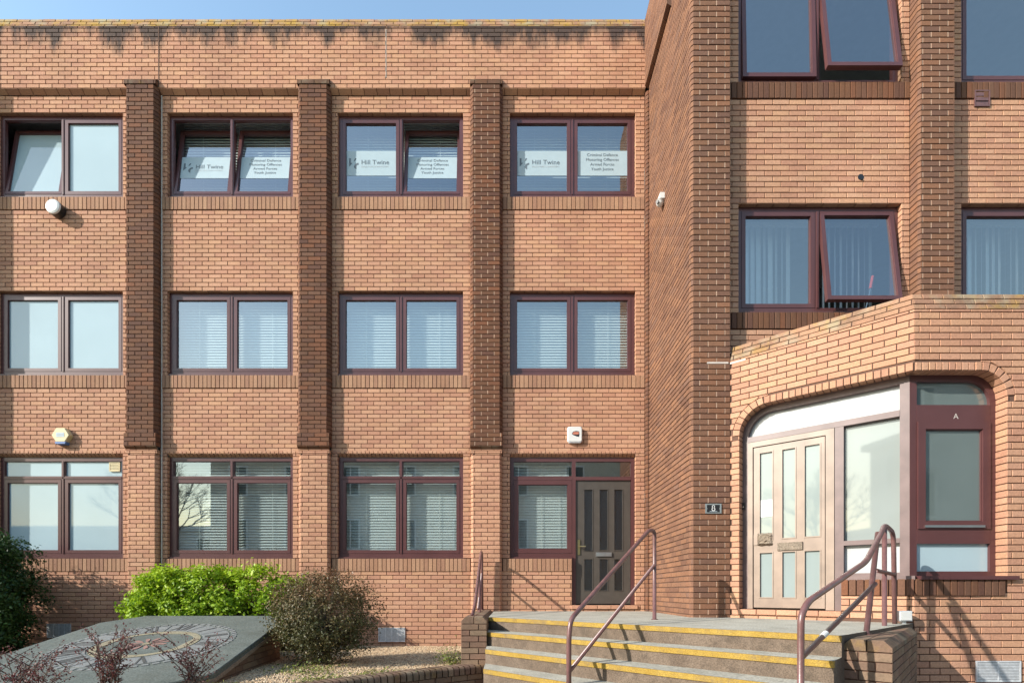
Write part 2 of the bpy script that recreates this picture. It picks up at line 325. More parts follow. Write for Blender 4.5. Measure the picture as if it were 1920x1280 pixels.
def lay(bag, fr, a0, a1, b0, b1, mat, holes=(), phase=0., course=.075, blen=.225, grid=C0, back=True, vj=False, clipf=None, joint=.010, circ=None, single=True):
    k = math.floor((b0 - grid) / course + 1e-4); jh = joint / 2
    while grid + k * course < b1 - .004:
        z0 = max(b0, grid + k * course); z1 = min(b1, grid + (k + 1) * course); kk = k; k += 1
        if z1 - z0 < .012: continue
        spans = [(a0, a1)]
        for h in holes:
            ov = min(z1, h[3]) - max(z0, h[2])
            if ov > .5 * (z1 - z0):
                spans = [q for s_ in spans for q in ((s_[0], min(s_[1], h[0])), (max(s_[0], h[1]), s_[1])) if q[1] - q[0] > .015]
        off = phase + (blen / 2 if kk % 2 else 0)
        for s0, s1 in spans:
            j = math.floor((s0 - off) / blen)
            while off + j * blen < s1 - .004:
                x0 = max(s0, off + j * blen); x1 = min(s1, off + (j + 1) * blen); j += 1
                if x1 - x0 < .022: continue
                e0 = jh if x0 > s0 + .001 else .001; e1 = jh if x1 < s1 - .001 else .001
                poly = [(x0 + e0, z0 + jh), (x1 - e1, z0 + jh), (x1 - e1, z1 - jh), (x0 + e0, z1 - jh)]
                if circ:
                    for cx, cy, rr, sx in circ:    # keep outside a rounded opening corner
                        mx, my = (x0 + x1) / 2, (z0 + z1) / 2; dx, dy = mx - cx, my - cy; L_ = math.hypot(dx, dy)
                        if dx * sx > -.12 and dy > -.04 and L_ < rr + .3 and L_ > 1e-3:
                            dx, dy = dx / L_, dy / L_; poly = clip(poly, -dx, -dy, -(dx * cx + dy * cy + rr)) if poly else poly
                if clipf:
                    for ca, cb, cc in clipf: poly = clip(poly, ca, cb, cc) if poly else poly
                if len(poly) >= 3:
                    ar = abs(sum(poly[i][0] * poly[(i + 1) % len(poly)][1] - poly[(i + 1) % len(poly)][0] * poly[i][1] for i in range(len(poly)))) / 2
                    if ar > .0006: bag.add(fr, poly, mat, single=single)
                if vj and x1 < s1 - .001: bag.vj.quad(fr(x1 - jh, z0 + jh, -.003), fr(x1 + jh, z0 + jh, -.003), fr(x1 + jh, z1 - jh, -.003), fr(x1 - jh, z1 - jh, -.003))
    if back and not circ:
        xs = sorted({a0, a1, *[min(max(h[i], a0), a1) for h in holes for i in (0, 1)]}); ys = sorted({b0, b1, *[min(max(h[i], b0), b1) for h in holes for i in (2, 3)]})
        for x0, x1 in zip(xs, xs[1:]):
            for y0, y1 in zip(ys, ys[1:]):
                mx, my = (x0 + x1) / 2, (y0 + y1) / 2
                if not any(h[0] < mx < h[1] and h[2] < my < h[3] for h in holes):
                    bag.back.quad(fr(x0, y0, -.012), fr(x1, y0, -.012), fr(x1, y1, -.012), fr(x0, y1, -.012))
def soldiers(bag, fr, a0, a1, b0, b1, mat, wd=.075, proud=.0, back=True, depth=None, clipf=None):
    n = max(1, round((a1 - a0) / wd)); wd = (a1 - a0) / n; f2 = F(fr(0, 0, proud), fr.u, fr.n, fr.v)
    for i in range(n):
        p = [(a0 + i * wd + .005, b0 + .004), (a0 + (i + 1) * wd - .005, b0 + .004), (a0 + (i + 1) * wd - .005, b1 - .004), (a0 + i * wd + .005, b1 - .004)]
        if clipf:
            for c_ in clipf: p = clip(p, *c_) if p else p
        bag.add(f2, p, mat, depth or .012 + proud)
    if back: bag.back.quad(fr(a0, b0, -.012), fr(a1, b0, -.012), fr(a1, b1, -.012), fr(a0, b1, -.012))
def profile(bag, pts, z0, z1, mat, phase=0., vj=False):
    for p, q in zip(pts, pts[1:]):
        d = Vector((q[0] - p[0], q[1] - p[1], 0)); L_ = d.length
        fr = F((p[0], p[1], 0), d)
        lay(bag, fr, 0, L_, z0, z1, mat, phase=(L_ / 2 - .2 if L_ > .3 else 0), blen=.225 if L_ > .3 else 1.0, vj=vj and L_ > .3, joint=.010)
def fillet(pts, r, n=6):
    pts = [Vector(p) for p in pts]; out = [pts[0]]
    for a, b, c in zip(pts, pts[1:], pts[2:]):
        d1 = (a - b); d2 = (c - b); rr = min(r, d1.length * .45, d2.length * .45); p = b + d1.normalized() * rr; q = b + d2.normalized() * rr
        for i in range(n + 1): t = i / n; out.append(p * (1 - t) ** 2 + b * 2 * t * (1 - t) + q * t * t)
    out.append(pts[-1]); return out

# ------------------------------------------------------------------ windows
def ring(mb, fr, a0, a1, b0, b1, t, c0, c1):
    mb.fbox(fr, a0, a1, b0, b0 + t, c0, c1); mb.fbox(fr, a0, a1, b1 - t, b1, c0, c1)
    mb.fbox(fr, a0, a0 + t, b0 + t, b1 - t, c0, c1); mb.fbox(fr, a1 - t, a1, b0 + t, b1 - t, c0, c1)
def sash(fr, win, a0, a1, b0, b1, pane='glass', tilt=0, t=.055, fm='frame', c=0.):
    # tilt>0: hinged at the foot, head leaning in; tilt<0: hinged at the head, foot pushed out
    if tilt >= 0: o = fr(a0, b0, c - .03); v = fr.v * math.cos(tilt) - fr.n * math.sin(tilt); off = 0
    else: v = fr.v * math.cos(-tilt) - fr.n * math.sin(-tilt); o = fr(a0, b1, c - .03) - v * (b1 - b0)
    n = fr.n * math.cos(abs(tilt)) + fr.v * math.sin(abs(tilt))
    f2 = F(o, fr.u, n, v); W_, H_ = a1 - a0, b1 - b0; m = MB()
    ring(m, f2, .004, W_ - .004, .004, H_ - .004, t, -.03, .035); ring(m, f2, t * .55, W_ - t * .55, t * .55, H_ - t * .55, t * .62, -.01, .02)
    m.build('sash', fm, win)
    p = MB(); p.fbox(f2, t - .002, W_ - t + .002, t - .002, H_ - t + .002, -.006, 0.001) if pane != 'glass' else p.quad(f2(t, t, 0), f2(W_ - t, t, 0), f2(W_ - t, H_ - t, 0), f2(t, H_ - t, 0))
    p.build('pane', pane, win)
    return f2
def window(bld, fr, a0, a1, b0, b1, transom=None, panes=('glass', 'glass'), tilts=(0, 0), fm='frame', back=.07, sill=True, tops=('glass', 'glass'), name='window'):
    win = bpy.data.objects.new(name, None); COL.objects.link(win); win.parent = bld; win.location = fr((a0 + a1) / 2, b0, -back) - wloc(bld); win.empty_display_size = .1
    f = F(fr(0, 0, -back), fr.u, fr.n, fr.v); T = .062; mid = (a0 + a1) / 2; m = MB()
    ring(m, f, a0, a1, b0 + .03, b1, T, -.07, 0); ring(m, f, a0 + T - .012, a1 - T + .012, b0 + .03 + T - .012, b1 - T + .012, .022, -.05, -.012)
    top = transom if transom else b1 - T
    m.fbox(f, mid - .032, mid + .032, b0 + .03 + T, b1 - T, -.068, -.001); m.fbox(f, mid - .014, mid + .014, b0 + .03 + T, b1 - T, -.01, .012)
    if transom: m.fbox(f, a0 + T, a1 - T, transom - .03, transom + .03, -.066, .003); m.fbox(f, a0 + T, a1 - T, transom - .012, transom + .012, 0, .012)
    m.build('frame', fm, win)
    if sill: s_ = MB(); s_.fbox(f, a0 - .01, a1 + .01, b0, b0 + .032, -.07, back * .6); s_.build('sill', fm, win)
    for i, (x0, x1) in enumerate(((a0 + T, mid - .032), (mid + .032, a1 - T))):
        sash(f, win, x0, x1, b0 + .03 + T, (transom - .03) if transom else b1 - T, panes[i], tilts[i], fm=fm)
        if transom:
            p = MB(); q = (x0, x1, transom + .03, b1 - T); p.quad(f(q[0], q[2], -.035), f(q[1], q[2], -.035), f(q[1], q[3], -.035), f(q[0], q[3], -.035)); p.build('pane', tops[i], win)
    return win
def blind(x0, x1, y, z0, z1, label, tilt=35, pitch=.05, group='white venetian blinds behind the windows'):
    e = empty('venetian_blind', ((x0 + x1) / 2, y, z0), label, 'blind', group)
    m = MB(); n = int((z1 - z0 - .05) / pitch); t = R(tilt)
    for i in range(n):
        z = z0 + .02 + i * pitch; dy = .024 * math.cos(t); dz = .024 * math.sin(t)
        m.quad((x0, y - dy, z - dz), (x1, y - dy, z - dz), (x1, y + dy, z + dz), (x0, y + dy, z + dz))
    m.build('slats', 'slat', e, kind='stuff')
    h = MB(); h.box(x0, x1, y - .025, y + .025, z1 - .045, z1); h.build('head_rail', 'slat', e)
    h = MB(); h.box(x0, x1, y - .02, y + .02, z0 - .012, z0 + .004); h.build('bottom_rail', 'slat', e)
    c = MB()
    for k in (.18, .5, .82): x = x0 + (x1 - x0) * k; c.box(x - .004, x + .004, y - .03, y - .027, z0, z1)
    c.build('ladder_cord', 'slat', e)
    return e

# ------------------------------------------------------------------ ground
gm = MB(); gm.quad((-300, -400, -1.15), (300, -400, -1.15), (300, 200, -1.15), (-300, 200, -1.15)); tag(gm.build('pavement', 'pave'), kind='structure')
gm = MB(); gm.quad((-300, -19, -1.146), (300, -19, -1.146), (300, -11.2, -1.146), (-300, -11.2, -1.146)); tag(gm.build('road', 'asphalt'), kind='structure')
PW = [(-4.6, -7.2), (-3.0, -5.28), (-2.1, -4.24), (-1.5, -3.64), (-.9, -3.1), (-.33, -2.68)]     # planter wall line, front face
gm = MB(); GZ = -.62
poly = [(-14, .02), (-14, -7.2)] + [(x - .06, y + .07) for x, y in PW] + [(-.5, -.0), (-.5, .02)]
gm.quad(*[(x, y, GZ) for x, y in poly]); tag(gm.build('gravel_bed', 'soil'), kind='structure')

# ------------------------------------------------------------------ main office block
OFF = empty('office_building', (-3.5, 0, -1.0), 'three-storey salmon brick office block with dark brick pilasters and parapet', 'building')
B = Bag(OFF)
XL, XR = -10.7, 2.345
PIL = [-9.51, -6.49, -3.47, -.45]; WC = [-8.0, -4.99, -1.975, 1.075]; HW = 1.1125
ROWS = [(7.325, 8.81), (4.175, 5.66), (.935, 2.735)]
DX0, DX1, DZ0 = 1.06, 2.19, .11                    # side door opening
FR = FRONT(0)
holes = []
for r, (z0, z1) in enumerate(ROWS):
    for i, c in enumerate(WC):
        x0, x1 = c - HW, c + HW
        if r == 2 and i == 3: holes += [(x0, DX0, z0 - .225, z1 + .11), (DX0, x1, DZ0, z1 + .11)]
        else: holes.append((x0, x1, z0, z1 + (.11 if r == 2 else 0)))
sold = []
for r, (z0, z1) in enumerate(ROWS):
    for i, c in enumerate(WC):
        l = (PIL[i] + .285); rr = PIL[i + 1] - .285 if i < 3 else XR
        if r == 2 and i == 3: rr = DX0
        sold.append((l, rr, z0 - .235, z0 - .005))
hh = holes + sold + [(p - .27, p + .27, -1, 9.2) for p in PIL]
for i in range(4): hh.append((PIL[i] + .285, PIL[i + 1] - .285 if i < 3 else XR, 2.735, 2.845))
lay(B, FR, XL, XR, -.71, 9.11, 'light', hh, phase=.03)
for a0, a1, b0, b1 in sold: soldiers(B, FR, a0, a1, b0, b1, 'sold', proud=.014)
# header course over the ground floor windows, canted soffit below it
for i in range(4):
    l = PIL[i] + .285; rr = PIL[i + 1] - .285 if i < 3 else XR; c = WC[i]
    soldiers(B, FR, l, rr, 2.785, 2.845, 'light', proud=.002)
    for q0, q1 in ((l, c - HW), (c + HW, rr)): lay(B, FR, q0, q1, 2.735, 2.785, 'light', grid=2.735)
    fc = F((0, 0, 2.785), (1, 0, 0), (0, -.7, -.7), (0, .75, -.62)); soldiers(B, fc, c - HW, c + HW, 0, .085, 'sold')
# reveals
for r, (z0, z1) in enumerate(ROWS):
    for i, c in enumerate(WC):
        x0, x1 = c - HW, c + HW; b0 = DZ0 if (r == 2 and i == 3) else z0
        lay(B, F((x0, 0, 0), (0, 1, 0)), 0, .11, z0, z1, 'light', blen=1)
        lay(B, F((x1, .11, 0), (0, -1, 0)), 0, .11, b0, z1, 'light', blen=1)
        if r < 2: lay(B, F((0, 0, z1), (1, 0, 0), (0, 0, -1), (0, 1, 0)), x0, x1, 0, .11, 'sold', grid=0, course=.11)
        if not (r == 2 and i == 3): B.back.quad((x0, .0, z0 - .006), (x1, .0, z0 - .006), (x1, .12, z0 - .006), (x0, .12, z0 - .006))
# door sill bricks and jamb beside the door
lay(B, F((DX0, 0, 0), (0, 1, 0)), 0, .11, DZ0, .93, 'light', blen=1)
soldiers(B, F((0, -.03, 0), (1, 0, 0)), DX0 - .02, DX1 + .03, DZ0 - .075, DZ0 - .002, 'light', wd=.225, depth=.14, back=False)
# parapet: canted soffit, face, sloping coping
fs = F((0, -.08, 9.17), (1, 0, 0), (0, -.6, -.8), (0, .8, -.65)); soldiers(B, fs, XL, XR, 0, .1, 'sold', wd=.225)
lay(B, F((0, -.08, 0), (1, 0, 0)), XL, XR, 9.17, 10.26, 'stained', phase=.03, grid=9.17)
fcop = F((0, -.08, 10.26), (1, 0, 0), (0, -.95, .3), (0, .3, .95)); lay(B, fcop, XL, XR, 0, .19, 'coping', grid=-.035, phase=.05, single=False)
# pilasters
for pi, c in enumerate(PIL):
    pr = lambda w_, s_, p_, d_: [(c - w_, 0), (c - w_, -d_), (c - s_, -p_), (c + s_, -p_), (c + w_, -d_), (c + w_, 0)]
    vj = pi == 3
    profile(B, pr(.285, .235, .136, .07), 3.11, 9.185, 'dark', vj=vj)
    profile(B, pr(.285, .28, .146, .14), 2.885, 3.11, 'dark', vj=vj)
    profile(B, pr(.285, .28, .146, .14), 9.185, 9.26, 'darkcap')
    fc = F((0, -.146, 9.26), (1, 0, 0), (0, -.5, .85), (0, .6, .55)); soldiers(B, fc, c - .285, c + .285, 0, .08, 'darkcap', wd=.19)
    fb = F((0, -.146, 2.885), (1, 0, 0), (0, -.6, -.8), (0, .75, -.66)); soldiers(B, fb, c - .285, c + .285, 0, .075, 'darkcap', wd=.19)
    profile(B, pr(.27, .235, .10, .055), -.71, 2.76, 'light'); profile(B, pr(.275, .272, .103, .1), 2.76, 2.835, 'light')
profile(B, [(XL, -.40), (-9.6, -.40), (-9.6, 0)], -1.1, 10.4, 'dark')
s_ = MB(); s_.box(XL, -9.61, -.39, .2, 10.3, 10.4); s_.build('wing_cap', 'roof', OFF)
# dark return pilaster where the entrance block meets the wall
profile(B, [(2.345, 0), (2.345, -.07), (2.375, -.11), (2.43, -.11)], -.05, 9.11, 'dark')
# rendered interior shell and roof
sh = MB(); sh.quad((XL, 3.2, -.7), (XR + 3, 3.2, -.7), (XR + 3, 3.2, 10.3), (XL, 3.2, 10.3)); sh.quad((XL, .02, -.7), (XL, 3.2, -.7), (XL, 3.2, 10.3), (XL, .02, 10.3))
sh.quad((XR + .12, .12, -.7), (XR + .12, 3.2, -.7), (XR + .12, 3.2, 10.3), (XR + .12, .12, 10.3))
sh.build('interior_wall', 'room', OFF)
for z in (0, 3.2, 6.35): s_ = MB(); s_.box(XL, XR + .1, .14, 3.2, z - .12, z + .1); s_.build('floor', 'carpet', OFF)
for z in (2.9, 6.0, 9.15): s_ = MB(); s_.box(XL, XR + .1, .14, 3.2, z, z + .06); s_.build('ceiling', 'ceiling', OFF)
s_ = MB(); s_.box(XL, XR + .1, .06, 8, 10.12, 10.2); s_.build('roof', 'roof', OFF)
s_ = MB(); s_.box(XL - .05, XL - .005, -.06, 8, -1.1, 10.3); s_.build('end_wall', 'side', OFF)
s_ = MB(); s_.box(XL, XR, .3, 8, 10.2, 10.36); s_.build('parapet_back', 'mortar', OFF)
for x, z0, z1 in ((-6.19, -.6, 9.1), (2.44, .0, 9.1)): s_ = MB(); s_.box(x - .008, x + .008, -.018 if x < 0 else -.13, .002 if x < 0 else -.112, z0, z1); s_.build('mastic_joint', 'mastic', OFF)
s_ = MB(); s_.box(-6.205, -6.192, -.086, -.06, 9.18, 10.25); s_.build('movement_joint', 'mortar', OFF)
s_ = MB(); s_.box(-2.215, -2.206, -.085, -.075, 9.35, 10.2); s_.build('lime_streak', 'mastic', OFF)
# windows
tl = R(9)
for r, (z0, z1) in enumerate(ROWS):
    for i, c in enumerate(WC):
        if r == 2 and i == 3: continue
        pn = ('frost', 'frost') if i == 0 else ('glass', 'glass'); ti = (0, 0)
        if r == 0: ti = {0: (tl, 0), 1: (tl, tl), 2: (0, tl), 3: (0, 0)}[i]
        window(OFF, FR, c - HW + .004, c + HW - .004, z0 - .004, z1 - .004, 2.37 if r == 2 else None, pn, ti, tops=('frost', 'frost') if i == 0 else ('glass', 'glass'))
# side entrance: window and door in one screen
f = F((0, .07, 0), (1, 0, 0)); x0, x1 = WC[3] - HW + .004, WC[3] + HW - .004; z0, z1 = ROWS[2]
SD = bpy.data.objects.new('door_screen', None); COL.objects.link(SD); SD.parent = OFF; SD.location = Vector((1.07, .07, DZ0)) - wloc(OFF)
m = MB(); dm = DX0 + .01
m.fbox(f, x0, x1, z1 - .075, z1 - .004, -.07, 0); m.fbox(f, x0, x0 + .065, z0 + .026, z1 - .075, -.07, 0); m.fbox(f, x0 + .065, dm, z0 + .026, z0 + .09, -.07, 0)
m.fbox(f, dm, dm + .065, DZ0, z1 - .075, -.07, .002); m.fbox(f, x1 - .065, x1, DZ0, z1 - .075, -.07, 0); m.fbox(f, x0 + .065, dm, 2.33, 2.40, -.07, .004); m.fbox(f, dm + .065, x1 - .065, 2.33, 2.39, -.07, .004)
m.build('frame', 'frame', SD); m = MB(); m.fbox(f, x0 - .01, dm, z0 - .003, z0 + .026, -.07, .04); m.build('sill', 'frame', SD)
sash(f, SD, x0 + .065, dm, z0 + .09, 2.33, 'glass', 0, .075)
for q0, q1 in ((x0 + .065, dm), (dm + .065, x1 - .065)): p = MB(); p.quad(f(q0, 2.39, -.035), f(q1, 2.39, -.035), f(q1, z1 - .075, -.035), f(q0, z1 - .075, -.035)); p.build('pane', 'glass', SD)
def panel_door(bld, f, a0, a1, b0, b1, mat, pane, cols, rows, name, c=0.):
    d = bpy.data.objects.new(name, None); COL.objects.link(d); d.parent = bld; d.location = f((a0 + a1) / 2, b0, c) - wloc(bld)
    m = MB(); xs = [a0] + [q for c_ in cols for q in c_] + [a1]; ys = [b0] + [q for r_ in rows for q in r_] + [b1]
    for k in range(0, len(xs), 2): m.fbox(f, xs[k], xs[k + 1], b0, b1, c - .045, c)
    for k in range(0, len(ys), 2):
        for c_ in cols: m.fbox(f, c_[0], c_[1], ys[k], ys[k + 1], c - .044, c - .001)
    for c_ in cols:
        for r_ in rows: ring(m, f, c_[0] - .008, c_[1] + .008, r_[0] - .008, r_[1] + .008, .014, c - .02, c + .006)
    m.build('leaf', mat, d)
    for c_ in cols:
        for r_ in rows: p = MB(); p.fbox(f, c_[0], c_[1], r_[0], r_[1], c - .03, c - .022) if pane != 'dark_glass' else p.quad(f(c_[0], r_[0], c - .022), f(c_[1], r_[0], c - .022), f(c_[1], r_[1], c - .022), f(c_[0], r_[1], c - .022)); p.build('pane', pane, d)
    return d
a0, a1 = dm + .07, x1 - .07; wd = a1 - a0
cols = [(a0 + wd * k - .078, a0 + wd * k + .078) for k in (.23, .51, .78)]
dr = panel_door(OFF, f, a0, a1, DZ0 + .02, 2.325, 'grey_door', 'dark_glass', cols, [(.36, .93), (1.08, 2.17)], 'door', -.02)
m = MB(); m.fbox(f, a0 + .035, a0 + .075, 1.0, 1.27, -.02, -.006); m.tube([f(a0 + .055, 1.15, -.01), f(a0 + .055, 1.15, .045), f(a0 + .17, 1.15, .045)], .011); m.build('handle', 'brass', dr)
m = MB(); m.fbox(f, a0 + wd * .51 - .14, a0 + wd * .51 + .14, .975, 1.045, -.02, 0.003); m.build('letter_box', 'silver', dr)
B.finish()
for nm, px, ex in (('blind', 0, 0),): pass

# blinds in the main block
bl_names = {(0, 1): 'white venetian blind behind the two tilted-open top-floor sashes', (0, 2): 'white venetian blind behind the top-floor window with one tilted-open sash', (0, 3): 'white venetian blind behind the top-floor sign window beside the brown tower',
            (1, 1): 'white venetian blind behind middle-floor window below the two tilted-open sashes', (1, 2): 'white venetian blind behind middle-floor window below the single tilted-open sash', (1, 3): 'white venetian blind behind middle-floor window above the white alarm box',
            (2, 1): 'white venetian blind behind ground-floor window above the bright green hedge', (2, 2): 'white venetian blind behind ground-floor window above the silver wall vent', (2, 3): 'white venetian blind behind the small window beside the grey side door'}
for (r, i), lb in bl_names.items():
    z0, z1 = ROWS[r]; c = WC[i]; x0, x1 = c - HW + .08, c + HW - .08
    if (r, i) == (2, 3): x1 = DX0 - .03
    y = .24 if r else .36
    if r == 0: z0 += {1: .10, 2: .10, 3: .30}[i]
    blind(x0, x1, y, z0 + .1, z1 - .02 + (.2 if r == 0 else 0), lb, tilt={0: 62, 1: 60, 2: 66}[r] if (r, i) != (2, 1) else 48)
# ------------------------------------------------------------------ window signs with lettering
def text(body, size, fr, a, b, mat, parent, align='LEFT', name='lettering', width=None, c=0.):
    cu = bpy.data.curves.new(name, 'FONT'); cu.body = body; cu.size = size; cu.align_x = align; cu.resolution_u = 3
    t = bpy.data.objects.new('tmp', cu); COL.objects.link(t); bpy.context.view_layer.update()
    me = bpy.data.meshes.new_from_object(t); bpy.data.objects.remove(t); bpy.data.curves.remove(cu)
    n = len(me.vertices); co = np.empty(n * 3); me.vertices.foreach_get('co', co); co = co.reshape(-1, 3)
    if width: co[:, 0] *= width / max(1e-6, co[:, 0].max() - co[:, 0].min())
    pl = wloc(parent); out = np.array([tuple(fr(a + x, b + y, c) - pl) for x, y, _ in co]); me.vertices.foreach_set('co', out.ravel()); me.update()
    me.name = name; me.materials.clear(); me.materials.append(M[mat])
    o = bpy.data.objects.new(name, me); COL.objects.link(o); o.parent = parent; o['kind'] = 'stuff'; return o
def logo_sign(fr, a0, a1, b0, b1, label, lx, by):
    s_ = empty('window_sign', fr((a0 + a1) / 2, b0, 0), label, 'sign', 'lettered signs in the top-floor windows')
    m = MB(); m.fbox(fr, a0, a1, b0, b1, -.004, -.002); m.build('film', 'film', s_)
    k = .00108; L_ = lambda pts: [(lx + (x - 160) * k, by - (y - 700) * k) for x, y in pts]
    m = MB(); m.prism(fr, L_([(160, 615), (190, 615), (190, 690), (215, 690), (160, 752)]), -.002, .001); m.prism(fr, L_([(258, 615), (280, 615), (262, 650), (240, 662)]), -.002, .001)
    arc = [(315 - 72 * math.sin(t), 760 - 70 * math.cos(t)) for t in np.linspace(0, math.pi / 2, 6)]
    m.prism(fr, L_(arc + [(262, 785), (280, 795), (280, 735), (295, 720), (315, 718)]), -.002, .001); m.build('emblem', 'ink', s_)
    text('Hill Twine', .115, fr, lx + .215, by - .015, 'ink', s_, width=.49, c=.001); text('SOLICITORS & BARRISTERS', .035, fr, lx + .215, by - .068, 'ink_pale', s_, width=.49, c=.001)
def list_sign(fr, a0, a1, b0, b1, label, cx, top):
    s_ = empty('window_sign', fr((a0 + a1) / 2, b0, 0), label, 'sign', 'lettered signs in the top-floor windows')
    m = MB(); m.fbox(fr, a0, a1, b0, b1, -.004, -.002); m.build('film', 'film', s_)
    for k, (tx, wd) in enumerate((('Criminal Defence', .55), ('Motoring Offences', .58), ('Armed Forces', .43), ('Youth Justice', .40))):
        text(tx, .072, fr, cx, top - k * .084, 'ink', s_, 'CENTER', width=wd, c=.001)
z0 = ROWS[0][0]
for i, nm in ((1, 'two tilted-open sashes'), (2, 'single tilted-open sash'), (3, 'closed sashes beside the brown tower')):
    c = WC[i]
    for k, (a0, a1) in enumerate(((c - HW + .125, c - .09), (c + .09, c + HW - .125))):
        t = tl if (i == 1 or (i == 2 and k == 1)) else 0
        bb = z0 + .088; base = Vector((0, .07 + .03, bb)); v = Vector((0, math.sin(t), math.cos(t))); n = Vector((0, -math.cos(t), math.sin(t)))
        fs_ = F(base, (1, 0, 0), n, v); fs_.o = base + n * .006
        if k == 0: logo_sign(fs_, a0, a1, .36, .80, 'white film with grey emblem and firm name, window of %s' % nm, a0 + .05, .575)
        else: list_sign(fs_, a0, a1, .36, .80, 'white film listing four legal services, window of %s' % nm, (a0 + a1) / 2, .705)

# ------------------------------------------------------------------ entrance block (brown tower with corner porch)
ENT = empty('entrance_block', (4.4, -3, -1.1), 'brown brick entrance tower with canted corner porch beside the salmon office block', 'building')
E = Bag(ENT)
TY, WY, T2Y = -2.265, -2.12, -2.29
P1 = Vector((2.93, -2.265, 0)); P2 = Vector((4.415, -3.575, 0)); FA = F(P1, P2 - P1); LA = (P2 - P1).length; FP = F((0, -3.575, 0), (1, 0, 0))
TOPZ = 10.3
lay(E, F((2.40, -.1, 0), (0, -1, 0)), 0, 2.09, -.05, TOPZ, 'side', phase=.06, joint=.014)
profile(E, [(2.40, -2.19), (2.41, -2.24), (2.435, TY)], -.05, TOPZ, 'side')
lay(E, F((0, TY, 0), (1, 0, 0)), 2.435, 2.93, -.05, TOPZ, 'mid', phase=2.41, vj=True)
E.back.quad((2.93, TY, 0), (2.93, WY, 0), (2.93, WY, TOPZ), (2.93, TY, TOPZ))
# upper band of the tower side, proud of the face above a shadow slot
fb = F((2.33, -.06, 0), (0, -1, 0)); lay(E, fb, 0, 1.34, 9.2, 10.36, 'side', grid=9.2, phase=.1)
fb = F((2.33, -.06, 9.2), (0, -1, 0), (-.6, 0, -.8), (.8, 0, -.45)); soldiers(E, fb, 0, 1.34, 0, .07, 'solddark', wd=.225)
E.back.quad((2.33, -1.4, 9.2), (2.41, -1.4, 9.15), (2.41, -1.4, 10.36), (2.33, -1.4, 10.36)); E.back.quad((2.33, -.06, 10.36), (2.33, -1.4, 10.36), (2.9, -1.4, 10.36), (2.9, -.06, 10.36))
# recessed wall bays with windows
TW = [(3.105, 5.34), (6.16, 8.40)]; FW = F((0, WY, 0), (1, 0, 0))
for k, (l, rr) in enumerate(((2.93, 5.45), (5.925, 9.6))):
    hs = [(x0, x1, z0, z1) for x0, x1 in TW for z0, z1 in ROWS[:2]] + [(l, rr, z0 - .235, z0 - .005) for z0, _ in ROWS[:2]]
    lay(E, FW, l, rr, 3.0, TOPZ, 'light', hs, phase=.09)
    for z0, z1 in ROWS[:2]: soldiers(E, FW, l, rr, z0 - .235, z0 - .005, 'solddark', proud=.012)
for k, (x0, x1) in enumerate(TW):
    for r, (z0, z1) in enumerate(ROWS[:2]):
        lay(E, F((x0, WY, 0), (0, 1, 0)), 0, .11, z0, z1, 'light', blen=1); lay(E, F((x1, WY + .11, 0), (0, -1, 0)), 0, .11, z0, z1, 'light', blen=1)
        lay(E, F((0, WY, z1), (1, 0, 0), (0, 0, -1), (0, 1, 0)), x0, x1, 0, .11, 'sold', grid=0, course=.11)
        E.back.quad((x0, WY, z0 - .006), (x1, WY, z0 - .006), (x1, WY + .12, z0 - .006), (x0, WY + .12, z0 - .006))
        ti = ((-R(2), -R(8)) if r == 0 else (0, -R(8))) if k == 0 else (0, 0)
        window(ENT, FW, x0 + .004, x1 - .004, z0 - .004, z1 - .004, None, ('glass', 'glass'), ti)
profile(E, [(5.45, WY), (5.45, T2Y + .035), (5.475, T2Y), (5.925, T2Y), (5.925, WY)], 3.0, TOPZ, 'mid', vj=True)
# canted porch face: opening with rounded upper left corner
AJ, ATOP, AR = .118, 2.775, .36; SILL = .49; CZ = 3.444; RJ = 5.43; RR = .28
cA = (AJ + AR, ATOP - AR)
ringw = .09
def arch_path(x0, x1, zb, top, rad, side):          # points along the opening edge
    if side < 0:
        p = [(x0, zb)]; p += [(x0 + rad - rad * math.cos(t), top - rad + rad * math.sin(t)) for t in np.linspace(0, math.pi / 2, 13)]; p.append((x1, top)); return p
    p = [(x0, top)]; p += [(x1 - rad + rad * math.sin(t), top - rad + rad * math.cos(t)) for t in np.linspace(0, math.pi / 2, 13)]; p.append((x1, zb)); return p
lay(E, FA, 0, LA, -.06, CZ, 'light', [(AJ, LA, .12, ATOP - AR), (AJ + AR, LA, .12, ATOP + ringw), (AJ + .06, AJ + AR, ATOP - AR, ATOP - .1), (1.285, LA, -.05, .0)], phase=.02, back=False, circ=[(cA[0], cA[1], AR + ringw, -1)])
lay(E, FA, 1.285, LA, .12, .3, 'light', phase=.02); soldiers(E, FA, 1.285, LA, .3, SILL, 'solddark', proud=.02)
soldiers(E, FA, AJ - .02, 1.29, .045, .118, 'light', wd=.225, proud=.015, depth=.18)
def strip_back(fr, x0, x1, zb, top, rad, side, zt, xa, xb):
    q = E.back.quad
    pts = arch_path(x0, x1, zb, top, rad, side)
    for (u0, w0), (u1, w1) in zip(pts, pts[1:]):
        if abs(u1 - u0) > 1e-4: q(fr(u0, w0, -.012), fr(u1, w1, -.012), fr(u1, zt, -.012), fr(u0, zt, -.012))
    if side < 0: q(fr(xa, -.06, -.012), fr(x0, -.06, -.012), fr(x0, zt, -.012), fr(xa, zt, -.012))
    else: q(fr(x1, -1.2, -.012), fr(xb, -1.2, -.012), fr(xb, zt, -.012), fr(x1, zt, -.012))
strip_back(FA, AJ, LA, .12, ATOP, AR, -1, CZ, 0, LA)
E.back.quad(FA(0, -.06, -.012), FA(LA, -.06, -.012), FA(LA, .12, -.012), FA(0, .12, -.012))
